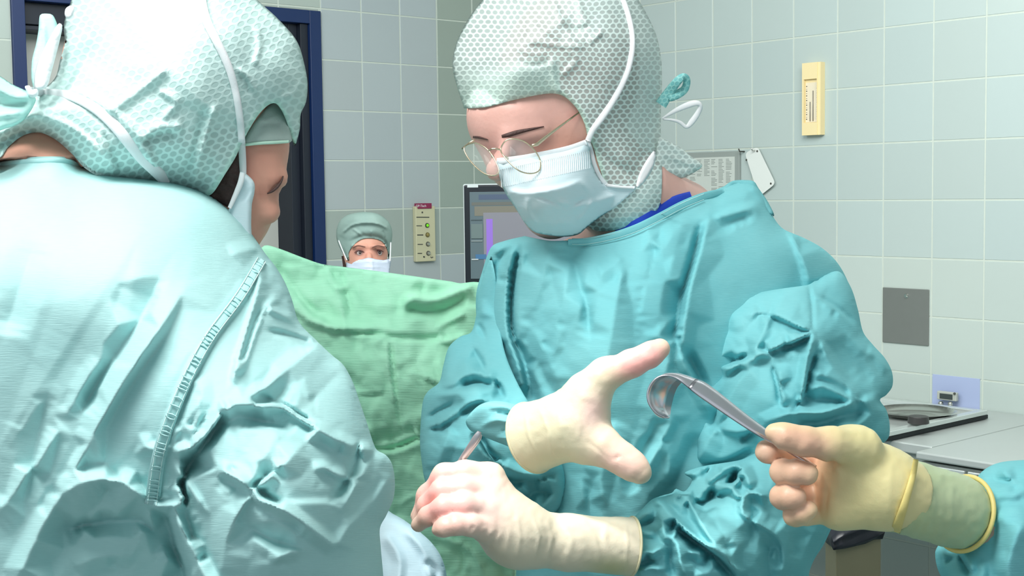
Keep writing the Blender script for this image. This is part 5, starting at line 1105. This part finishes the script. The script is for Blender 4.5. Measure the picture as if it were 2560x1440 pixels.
gf=[(-14,46,60,[(400,690),(368,774),(310,860),(250,950),(205,1030)],(.15,.1)),(16,60,26,[(470,700),(440,762),(342,902),(244,1067),(153,1235),(100,1330),(46,1440)],(.15,.0)),
 (-8,40,40,[(90,600),(50,720),(10,840)]),(7,40,50,[(160,1060),(60,1200),(-20,1300)]),(-6,30,30,[(120,980),(90,1130),(60,1250)]),(5,26,20,[(250,900),(180,1010),(160,1050)]),
 (24,26,46,[(155,1237),(210,1205),(290,1202),(345,1232),(370,1270)],(.02,.15)),(-22,60,80,[(140,1330),(230,1310),(330,1300),(390,1330),(420,1400)],(.15,.1)),(-44,30,40,[(385,1272),(420,1300),(440,1380),(470,1460),(500,1560)],(.1,.02)),(7,30,20,[(180,1420),(260,1390),(340,1400)]),
 (20,30,16,[(375,1268),(440,1265),(460,1245),(442,1210)],(.1,.1)),
 (26,22,18,[(455,1275),(440,1290),(462,1340),(500,1420),(540,1500)],(.1,.02)),
 (5,14,14,[(655,648),(600,740),(520,850),(455,975),(402,1120),(378,1262)],(.02,.02)),(-4,7,7,[(640,655),(588,740),(505,850),(437,975),(386,1120),(362,1262)],(.02,.02)),(-4,7,7,[(672,655),(618,745),(538,855),(472,980),(420,1120),(396,1262)],(.02,.02)),
 (14,26,10,[(655,665),(640,740),(610,850),(578,960)],(.05,.1)),(12,10,20,[(700,740),(680,760),(660,775),(630,850),(600,940)],(.1,.1)),(-10,8,8,[(660,770),(640,800),(610,900)],(.1,.1)),(9,16,16,[(668,650),(720,730),(742,800)],(.1,.1)),
 (13,20,12,[(662,768),(700,785),(745,810),(795,858)],(.05,.05)),(-18,10,12,[(668,828),(710,835),(750,848),(785,862)],(.15,.1)),
 (18,26,22,[(795,860),(755,893),(700,938),(655,975),(600,1000),(568,1010)],(.03,.05)),(-10,60,60,[(860,920),(800,980),(760,1020)],(.2,.2)),(-12,20,34,[(720,960),(690,1000),(640,1010)],(.2,.2)),
 (22,14,40,[(545,1030),(575,1012),(640,1012),(700,1015),(755,1045),(800,1075),(870,1110),(942,1130)],(.05,.03)),(-16,12,12,[(650,990),(700,1010),(740,1035),(780,1060)],(.1,.1)),
 (16,20,16,[(575,1012),(540,1060),(500,1105),(462,1128),(430,1130)],(.05,.1)),(-34,60,22,[(555,1040),(510,1110),(470,1170),(455,1225),(470,1270)],(.1,.1)),(-14,60,50,[(600,1040),(680,1060),(740,1080)],(.2,.2)),
 (10,40,30,[(765,1105),(720,1150),(650,1210),(610,1260),(570,1340),(550,1440)],(.1,.05)),(15,16,14,[(545,1172),(590,1195),(630,1228)],(.1,.2)),(-10,14,20,[(545,1190),(590,1215),(620,1240)],(.2,.2)),(-16,22,26,[(700,1170),(655,1200),(640,1220),(700,1260)],(.2,.2)),
 (17,16,20,[(628,1240),(700,1270),(760,1310),(830,1360),(850,1372)],(.1,.05)),(-12,34,30,[(600,1300),(660,1340),(740,1370)],(.2,.2)),(14,30,16,[(980,1180),(930,1260),(870,1320),(840,1375)],(.1,.05)),(-14,30,30,[(900,1100),(880,1180),(820,1260)],(.2,.2)),
 (10,30,30,[(780,1150),(850,1190),(900,1200)],(.2,.2)),(10,30,30,[(940,1130),(890,1210),(850,1290)],(.2,.2)),(10,16,20,[(760,1375),(720,1380),(680,1410)],(.1,.1)),(8,12,12,[(430,1160),(470,1210),(520,1290)],(.2,.2)),
 (9,20,40,[(575,640),(620,625),(655,622)],(.2,.1)),(-6,10,10,[(600,560),(630,600),(650,625)],(.1,.1)),(7,20,20,[(420,1130),(500,1000),(470,1130)],(.2,.2)),(5,20,20,[(495,940),(505,1000),(480,1060)],(.2,.2)),(12,24,20,[(345,1110),(385,1125),(430,1130)],(.2,.1))]
gw=puff('gown',go,gc,m_gownA,root,res=5.5,soft=(90,.09),hard=(8,.002),back=.22,folds=gf,bga=1.0,fa=1.5,fw=1.6,net=4,fold_smooth=1,crump=[(7,200,71,0,2.1,2.4),(.8,70,72,0,2.1,2.),(8,120,73,((760,1200),0,280))],key='gownA')
ribbon('neck_binding',[(0,412),(60,405),(120,402),(168,404),(205,418)],[14,14,14,14,10],m_gownA,gw,['gownA'],lift=.003,default=1.37)
seam=[(655,648),(600,740),(520,850),(455,975),(402,1120),(380,1262)]
ribbon('shoulder_seam',seam,[22,26,28,30,34,38],m_gownA,gw,['gownA'],lift=.002,thick=.001,n=10,default=1.2,key='seamA')
m_stitch=mat('thread_pale',(214,240,236),.7)
sp=smoothpts(seam,14); 
for off in (-.34,.34):
    P2=[];
    for i,p in enumerate(sp):
        a=sp[max(0,i-1)];b=sp[min(len(sp)-1,i+1)]; t=(b-a)/np.hypot(*(b-a)); P2.append((p[0]-t[1]*30*off*1.05,p[1]+t[0]*30*off*1.05))
    ribbon('stitching',P2[::2],2.2,m_stitch,gw,['seamA','gownA'],lift=.0018,thick=.0005,n=2,default=1.2)
rr=random.Random(5)
for i in range(2,len(sp)-2):
    if rr.random()<.25: continue
    a=sp[i-1];b=sp[i+1]; t=(b-a)/np.hypot(*(b-a)); p=sp[i]; w_=10+i*.06; s=rr.uniform(-3,3)
    ribbon('seam_pucker',[(p[0]-t[1]*-w_,p[1]+t[0]*-w_+s),(p[0],p[1]+rr.uniform(-2,2)),(p[0]-t[1]*w_,p[1]+t[0]*w_+s)],[2.5,5.5,2.5],m_gownA,gw,['seamA','gownA'],lift=.0022,thick=.001,n=2,default=1.2)
# ---------------------------------------------------------------- green drapes
dr=[(655,618),(668,613),(700,622),(760,645),(805,660),(850,666),(960,680),(1060,694),(1130,704),(1150,708),(1192,705),(1250,720),(1330,800),(1330,1000),(1300,1200),(1290,1440),(1290,1700),(1320,2200),(560,2200),(560,1700),(560,1000),(600,700)]
dc=[(660,620,2.02),(860,670,2.03),(1190,708,2.10),(1300,900,2.08),(650,1000,2.04),(900,900,1.98),(1100,1000,2.0),(950,1090,1.98),(900,1200,2.03),(1250,1400,2.04),(700,2100,2.05),(1250,2100,2.05)]
df=[(10,12,30,[(818,665),(825,690),(845,730),(858,780),(865,830)],(.1,.05)),(-6,8,8,[(850,680),(866,730),(880,790)],(.1,.1)),(6,10,10,[(832,720),(850,722),(872,720)]),
 (-10,16,12,[(870,830),(940,834),(1000,845),(1080,846),(1130,838)],(.1,.1)),(12,26,14,[(720,760),(790,810),(870,822),(960,825)],(.1,.2)),(20,20,40,[(1000,780),(1030,745),(1080,750),(1130,735),(1180,716)],(.2,.02)),(-16,24,24,[(1010,770),(1060,780),(1120,770),(1170,740)],(.1,.1)),(10,14,14,[(1090,820),(1130,800),(1170,780)],(.1,.2)),
 (9,14,10,[(1100,835),(1110,855),(1170,838)],(.1,.2)),(-7,8,8,[(975,850),(985,950),(1000,1050),(1010,1090)],(.1,.1)),(6,10,10,[(965,850),(972,930),(985,1010)],(.1,.1)),(12,14,60,[(930,1110),(980,1108),(1050,1080)],(.05,.05)),(-22,60,10,[(930,1125),(985,1122),(1050,1096)],(.05,.05)),
 (8,16,16,[(735,745),(780,790),(850,830)],(.1,.1)),(-8,20,20,[(690,660),(740,730),(800,800)],(.1,.1)),(6,12,12,[(1090,900),(1120,960),(1110,1000)],(.1,.1)),(5,10,10,[(990,1270),(1040,1240),(1080,1290)]),(6,14,14,[(1100,1340),(1180,1380),(1210,1440)]),(-6,12,12,[(1130,1330),(1160,1390),(1150,1440)])]
def drx(P): 
    return .0012*np.abs(np.sin(P[:,0]/13.+3*vnoise(P,90,3)))*vnoise(P,60,5)+.0010*vnoise(P*[1,.35],9,8)
d_=puff('surgical_drape',dr,dc,m_drape,None,res=7,soft=(16,.008),back=.02,folds=df,crump=[(12,90,81),(6.0,40,82,0,.1),(3.2,20,83,0,1.4)],extra=drx,fold_smooth=0,loc=tuple(at(900,2200,2.04)))
tag(d_,'mint green crinkled surgical drape hung upright as a screen below the far masked face','drape')
d2=puff('patient_cover',[(900,1240),(985,1286),(1010,1300),(1050,1330),(1080,1358),(1102,1390),(1114,1425),(1120,1470),(1140,1700),(1160,2000),(900,2000),(860,1600),(880,1350)],[(985,1290,1.56),(1050,1335,1.54),(1110,1430,1.54),(950,1400,1.52),(1030,1480,1.50),(1000,1900,1.55)],clothmat('cover_pale_blue',(190,220,232),(202,228,238),rough=.6),None,res=6,soft=(26,.03),back=.10,folds=[(10,20,26,[(960,1330),(1000,1400),(990,1480)]),(-8,16,16,[(1060,1400),(1090,1430),(1085,1480)]),(8,20,20,[(1010,1320),(1060,1380),(1080,1460)])],crump=[(3,60,91)],loc=tuple(at(1010,2000,1.56)))
tag(d2,'pale blue cloth cover at the bottom edge, right of the bending figure','cloth')

tuck(bodyA_,['hoodA','gownA','maskA'])
# ---------------------------------------------------------------- arm reaching in from the right with the retractor
root=thing('person','arm in yellow glove and teal sleeve reaching in from the right edge with a retractor','person',tuple(at(2700,1900,1.42)*[1,1,0]))
YEL=(232,220,164); FP=(234,188,160)
sk=Sk(.03); sk.cone((2300,1250,1.29),(2560,1330,1.36),.022,.032); sk.cone((2560,1330,1.36),(2900,1420,1.48),.035,.045)
s0=at(2900,1420,1.48); sk.wcone(s0,(s0[0]+.12,1.62,1.33),.045,.06); sk.wcone((s0[0]+.12,1.62,1.33),(s0[0]+.30,1.66,1.33),.08,.09); c0=(s0[0]+.25,1.66)
sk.wcone((*c0,1.30),(*c0,.95),.13,.14); sk.wcone((*c0,1.35),(*c0,1.52),.05,.05); sk.wcone((*c0,1.62),(*c0,1.66),.09,.10)
for s in (-.1,.1): sk.wcone((c0[0]+s,c0[1],.9),(c0[0]+s,c0[1],.5),.08,.06); sk.wcone((c0[0]+s,c0[1],.5),(c0[0]+s,c0[1],.1),.055,.04); sk.wcone((c0[0]+s,c0[1],.045),(c0[0]+s-.12,c0[1]-.05,.04),.042,.036)
skobj('body',sk,.012,m_skin,root,colf=skincol((220,170,150)))
sk=Sk(.010)
sk.cone((2265,1235,1.285),(2190,1215,1.28),.0315,.031,.014)
sk.cone((2200,1200,1.28),(2125,1120,1.272),.030,.0195,.018); sk.cone((2200,1215,1.28),(2100,1190,1.285),.032,.022,.018); sk.cone((2200,1245,1.28),(2095,1272,1.282),.028,.0165,.018); sk.cone((2110,1130,1.275),(2100,1270,1.283),.019,.017,.018)
sk.half(at(2268,1243,1.287),at(2384,1277,1.319)-at(2225,1230,1.284))
sk.chain([(2150,1120,1.262),(2075,1110,1.243),(2005,1103,1.234),(1962,1090,1.232),(1934,1080,1.234)],[.0205,.0150,.0125,.0108,.0078],.008)
sk.chain([(2085,1135,1.302),(2000,1142,1.300),(1950,1134,1.285),(1917,1129,1.262)],[.0145,.0118,.0112,.0110],.004)
sk.chain([(2090,1178,1.300),(2010,1184,1.300),(1960,1184,1.280)],[.0145,.0122,.0118],.004); sk.chain([(1960,1182,1.278),(1957,1180,1.252),(1990,1180,1.238),(2016,1184,1.236)],[.0116,.0118,.0116,.0106],.003)
sk.chain([(2090,1228,1.298),(2010,1240,1.295),(1960,1246,1.275)],[.0140,.0118,.0110],.004); sk.chain([(1960,1244,1.272),(1955,1242,1.252),(1975,1242,1.242),(1988,1242,1.240)],[.0108,.0112,.0110,.0102],.003)
sk.chain([(2090,1275,1.292),(2020,1285,1.285),(1990,1292,1.27)],[.0125,.0105,.0096],.004); sk.chain([(1988,1291,1.268),(1984,1289,1.252),(2005,1282,1.244),(2022,1274,1.242)],[.0092,.0096,.0094,.0082],.003)
glove('gloved_hand',sk,.0021,root,[(1975,1130,95,75,FP,1.5),(1965,1240,85,75,FP,1.6),(1915,1128,40,40,(238,196,170),1.),(2030,1110,40,26,FP,.8)],YEL,'yellow latex glove, fingers curled round the retractor handle',
  wr=[([(2065,1142),(2085,1160),(2072,1180)],-2.2,7),([(2080,1160),(2095,1178),(2105,1190)],.8,5),([(2070,1200),(2064,1250),(2062,1300)],-1.6,6),([(2230,1140),(2225,1230),(2215,1310)],.5,7),([(2095,1300),(2090,1312),(2085,1318)],.8,4)],key='hand3')
sk=Sk(.012); sk.cone((2225,1230,1.284),(2384,1277,1.319),.0362,.0366,.012); sk.half(at(2243,1236,1.285),at(2225,1230,1.284)-at(2384,1277,1.319))
glove('knitted_cuff',sk,.003,root,[(2300,1240,30,90,(200,214,160),.7),(2390,1220,60,50,(206,220,180),.5)],(184,200,158),'green knitted cuff seen through the thin yellow glove',
  wr=[([(2290,1200),(2282,1270),(2262,1330)],1.0,5),([(2330,1290),(2318,1320),(2300,1352)],1.6,5),([(2350,1300),(2340,1340),(2330,1365)],1.3,5),([(2310,1280),(2300,1310),(2285,1340)],1.2,5),([(2320,1190),(2310,1250),(2300,1300)],.8,6),([(2380,1220),(2378,1290),(2370,1350)],.9,7),([(2340,1200),(2345,1260),(2340,1300)],-.8,7)],key='cuff3',amp=.0006)
m_band=mat('glove_band_yellow',(226,208,130),.5,bump=(200,.0003))
ribbon('wrist_fold',[(2290,1148),(2282,1190),(2268,1240),(2252,1290),(2238,1330)],[13,16,18,22,26],m_band,root,['cuff3','hand3'],lift=.0045,thick=.003,default=1.25)
ax=Vector((at(2384,1277,1.319)-at(2255,1240,1.288)).tolist()).normalized(); c=Vector(at(2408,1284,1.326).tolist()); t1=ax.orthogonal().normalized(); t2=ax.cross(t1)
tube('glove_rim',[c+(t1*math.cos(q)+t2*math.sin(q))*.0372 for q in [2*math.pi*i/48 for i in range(48)]],.0024,m_band,root,seg=10,closed=True)
sk=Sk(.004); sk.cone((2375,1274,1.318),(2408,1284,1.326),.0362,.0374,.004)
s3=[(2382,1376),(2408,1330),(2430,1270),(2442,1222),(2444,1192),(2470,1168),(2505,1155),(2560,1150),(2640,1150),(2720,1200),(2820,1300),(2860,1440),(2840,1640),(2640,1700),(2480,1640),(2400,1540),(2372,1470),(2352,1440),(2342,1415),(2338,1380),(2350,1360),(2362,1368)]
s3c=[(2390,1370,1.36),(2444,1195,1.37),(2425,1290,1.345),(2560,1160,1.37),(2510,1300,1.285),(2600,1350,1.28),(2700,1500,1.33),(2380,1450,1.32),(2600,1640,1.35),(2820,1400,1.40)]
s3f=[(10,14,20,[(2450,1262),(2500,1240),(2560,1235)],(.05,.02)),(9,16,26,[(2420,1330),(2450,1270),(2480,1220),(2540,1215)],(.1,.1)),(12,18,14,[(2400,1370),(2425,1420),(2435,1480)],(.05,.1)),(-16,10,12,[(2395,1385),(2410,1410),(2430,1440)],(.1,.1)),(9,14,14,[(2350,1370),(2375,1390),(2395,1385)]),(-10,10,10,[(2358,1410),(2375,1400),(2385,1388)]),(9,30,30,[(2560,1300),(2520,1400),(2530,1480)],(.1,.1)),(-8,20,20,[(2490,1300),(2480,1400),(2470,1480)],(.1,.1)),(10,20,20,[(2500,1170),(2530,1200),(2580,1230)],(.1,.1)),(-8,14,14,[(2470,1190),(2500,1205),(2540,1200)])]
puff('sleeve',s3,s3c,m_gownC,root,res=6.5,soft=(36,.035),back=.09,folds=s3f,fa=1.5,fw=1.6,net=4,fold_smooth=1,crump=[(7,90,101),(2.,45,102)],wob=0)
gb=Sk(.03); gb.wcone((c0[0],c0[1],1.30),(c0[0],c0[1],.60),.155,.19); gb.wcone((c0[0]-.02,c0[1]-.03,1.30),tuple(at(2840,1440,1.45)),.09,.06)
lo,hi=gb.box(); g=sdf_obj('gown',gb.f,lo,hi,.014,m_gownC,root,disp=lambda v:.008*(vnoise(v[:,[0,2]]*1000,120,5)-.5))
hb_=Sk(.02); hb_.wcone((*c0,1.62),(*c0,1.70),.105,.11); lo,hi=hb_.box(); sdf_obj('surgical_hood',hb_.f,lo,hi,.012,m_tieA,root)
# retractor
PR=[((2035,1172),(2040,1164),1.262,1.266),((2003,1151),(2010,1144),1.252,1.258),((1960,1123),(1966,1110),1.25,1.260),((1902,1092),(1908,1068),1.25,1.264),((1855,1063),(1862,1034),1.252,1.266),((1810,1033),(1818,999),1.256,1.270),((1775,1009),(1786,974),1.259,1.274),((1741,985),(1758,955),1.262,1.278),((1709,958),(1732,946),1.265,1.286),((1685,943),(1712,946),1.268,1.296),((1661,938.5),(1702,956),1.269,1.302),((1640,946),(1692,968),1.27,1.306),((1625,963),(1685,984),1.27,1.308),((1618,985),(1680,1002),1.27,1.308),((1622,1009),(1676,1020),1.27,1.306),((1638,1031),(1675,1034),1.271,1.298),((1658,1042),(1674,1044),1.274,1.284)]
rt=thing('retractor','long curved steel retractor with a hooked spoon blade, held out by yellow-gloved fingers','retractor',tuple(at(1905,1080,1.25)))
S_=smoothpts([(*p,yo,*q,yi) for p,q,yo,yi in PR],5); vs=[]
for i,q in enumerate(S_):
    a=at(*q[:3]); b=at(*q[3:]); j0,j1=S_[max(i-1,0)],S_[min(i+1,len(S_)-1)]
    tv=(at(*j1[:3])+at(*j1[3:])-at(*j0[:3])-at(*j0[3:])); nn=np.cross(b-a,tv); nn=nn/(np.linalg.norm(nn)+1e-9)
    if i==0: pn=nn
    if nn@pn<0: nn=-nn
    pn=nn; bow=np.linalg.norm(b-a)*.12; n_=nn*.0008
    L5=[a*(1-t)+b*t+nn*bow*4*t*(1-t) for t in (0,.25,.5,.75,1)]
    vs+=[p+n_ for p in L5]+[p-n_ for p in L5[::-1]]
m_ret=mat('retractor_steel',(214,212,220),.24,.92)
def sub(name,lo_,hi_):
    v=vs[lo_*10:(hi_+1)*10]; n=hi_-lo_; f=[(i*10+k,i*10+(k+1)%10,(i+1)*10+(k+1)%10,(i+1)*10+k) for i in range(n) for k in range(10)]+[tuple(range(10)),tuple(n*10+k for k in range(10))[::-1]]
    o=meshobj(name,v,f,m_ret,rt); bm=bmesh.new(); bm.from_mesh(o.data); bmesh.ops.recalc_face_normals(bm,faces=bm.faces); bm.to_mesh(o.data); bm.free()
sub('handle',0,38); sub('hook_blade',37,len(S_)-1)
# ---------------------------------------------------------------- the far masked face above the drape
Yn=4.4; kk=F/Yn
root=thing('person','person far behind the green drape, only the eyes showing between cap and mask','person',tuple(at(915,900,Yn)*[1,1,0]))
sk=Sk(.02); c0=at(915,640,Yn)
sk.ell((913,616,Yn),(.074,.088,.088)); sk.ell((916,660,Yn-.02),(.062,.08,.085)); sk.cone((922,640,Yn-.098),(922,668,Yn-.112),.009,.014,.012)
for x in (899,948): sk.cut((x,631,Yn-.108),(.017,.010,.02),.012); sk.cone((x-17,616,Yn-.088),(x+15,616,Yn-.090),.006,.006,.01)
sk.cone((918,700,Yn),(918,760,Yn+.02),.055,.06); b0=at(918,800,Yn+.03)
sk.wcone(b0+[-.15,0,-.02],b0+[.15,0,-.02],.075,.075,.05); sk.wcone(b0+[0,0,-.1],(b0[0],b0[1],.85),.13,.14,.05)
for s in (-1,1): 
    sk.wcone((b0[0]+s*.09,b0[1],.8),(b0[0]+s*.1,b0[1],.45),.08,.055); sk.wcone((b0[0]+s*.1,b0[1],.45),(b0[0]+s*.1,b0[1],.1),.055,.04); sk.wcone((b0[0]+s*.1,b0[1],.045),(b0[0]+s*.11,b0[1]-.13,.04),.042,.035)
    sk.wcone(b0+[s*.19,0,-.04],b0+[s*.23,-.02,-.32],.05,.04); sk.wcone(b0+[s*.23,-.02,-.32],b0+[s*.2,-.2,-.45],.038,.03); sk.wcone(b0+[s*.2,-.2,-.45],b0+[s*.19,-.3,-.47],.03,.02)
bodyN_=skobj('body',sk,.0065,m_skin,root,colf=skincol((206,150,130),[(899,631,13,8,(120,72,72),.8),(948,631,13,8,(120,72,72),.8),(922,645,10,14,(216,150,132),.6),(900,616,14,4,(150,98,84),.6),(948,616,14,4,(150,98,84),.6)]),key='bodyN')
m_eye=mat('eye_white',(196,180,176),.25); m_iris=mat('iris_brown',(70,58,56),.2); 
for x in (899,948):
    y_=surfY(x,631,['bodyN'],Yn-.09)
    bm=bmesh.new(); bmesh.ops.create_uvsphere(bm,u_segments=16,v_segments=10,radius=.0095,matrix=Matrix.Translation(V(x,632,y_+.0035))); e=bm_obj('eye',bm,m_eye,root,smooth=True)
    bm=bmesh.new(); bmesh.ops.create_uvsphere(bm,u_segments=14,v_segments=8,radius=.0052,matrix=Matrix.Translation(V(x+1,631.5,y_-.0030))); bm_obj('iris',bm,m_iris,e,smooth=True)
    ribbon('eyelid',[(x-13,632,y_-.003),(x-6,626.5,y_-.0065),(x+2,625.5,y_-.007),(x+11,630,y_-.004)],[2,3.4,3.4,2],mat('lid_dark',(112,70,66),.6),root,thick=.004)
    ribbon('eyebrow',[(x-18,619),(x-4,614),(x+14,617)],[2,3.2,1.5],mat('brow_faint',(128,88,76),.7),root,['bodyN'],lift=.002,default=Yn-.09)
m_capN=clothmat('cap_grey_green',(132,156,150),(146,168,160),rough=.6)
puff('bouffant_cap',[(872,652),(862,640),(852,625),(842,600),(841,575),(850,552),(870,537),(905,530),(940,533),(962,545),(976,562),(981,585),(978,612),(973,640),(971,652),(968,625),(955,604),(930,596),(905,598),(885,612),(872,632)],[(850,600,Yn-.03),(975,600,Yn-.04),(912,545,Yn-.09)]+sctl(['bodyN'],[(875,645),(890,612),(912,598),(935,598),(958,610),(968,640)],.012,Yn-.06)+sctl(['bodyN'],[(912,580)],.02,Yn-.1),m_capN,root,over=['bodyN'],res=3.2,soft=(22,.05),back=.12,
  folds=[(14,4,8,[(852,585),(880,562),(915,556),(950,560),(975,575)],(.1,.1)),(8,3,3,[(928,575),(930,590),(928,600)]),(8,4,4,[(880,570),(900,585),(908,596)]),(-6,4,4,[(955,575),(962,590),(960,600)])],crump=[(6,18,4)],key='capN')
tuck(bodyN_,['capN'],.004)
mk=puff('face_mask',[(866,646),(880,650),(905,648),(922,644),(940,648),(960,650),(976,648),(975,670),(970,700),(950,718),(925,724),(895,716),(872,695),(866,670)],[(868,660,Yn-.06),(922,650,Yn-.135),(975,660,Yn-.06),(922,690,Yn-.14)],clothmat('mask_pale_far',(196,206,224),(206,216,232),rough=.8),root,res=3.2,soft=(10,.012),back=.03,folds=[(3,2,2,[(868,659),(922,654),(975,658)],(0,0)),(3,2,2,[(868,672),(922,668),(975,670)],(0,0)),(6,3,3,[(930,650),(931,670),(930,690)],(0,.1))])
for pts in ([(846,600),(856,625),(867,650)],[(977,605),(976,630),(975,652)]): ribbon('strap',[(x,y,Yn-.075) for x,y in pts],3.,m_white,mk)
ribbon('hair_lock',[(856,640,Yn-.02),(860,655,Yn-.01),(862,680,Yn)],[5,8,7],m_hair,root,thick=.01)
gN=Sk(.04); gN.wcone(b0+[-.16,0,-.03],b0+[.16,0,-.03],.085,.085,.05); gN.wcone(b0+[0,0,-.1],(b0[0],b0[1],.6),.16,.19,.05)
for s in (-1,1): gN.wcone(b0+[s*.19,0,-.04],b0+[s*.23,-.02,-.32],.062,.055); gN.wcone(b0+[s*.23,-.02,-.32],b0+[s*.2,-.2,-.45],.055,.042)
lo,hi=gN.box(); sdf_obj('scrub_gown',gN.f,lo,hi,.014,m_gownA,root)
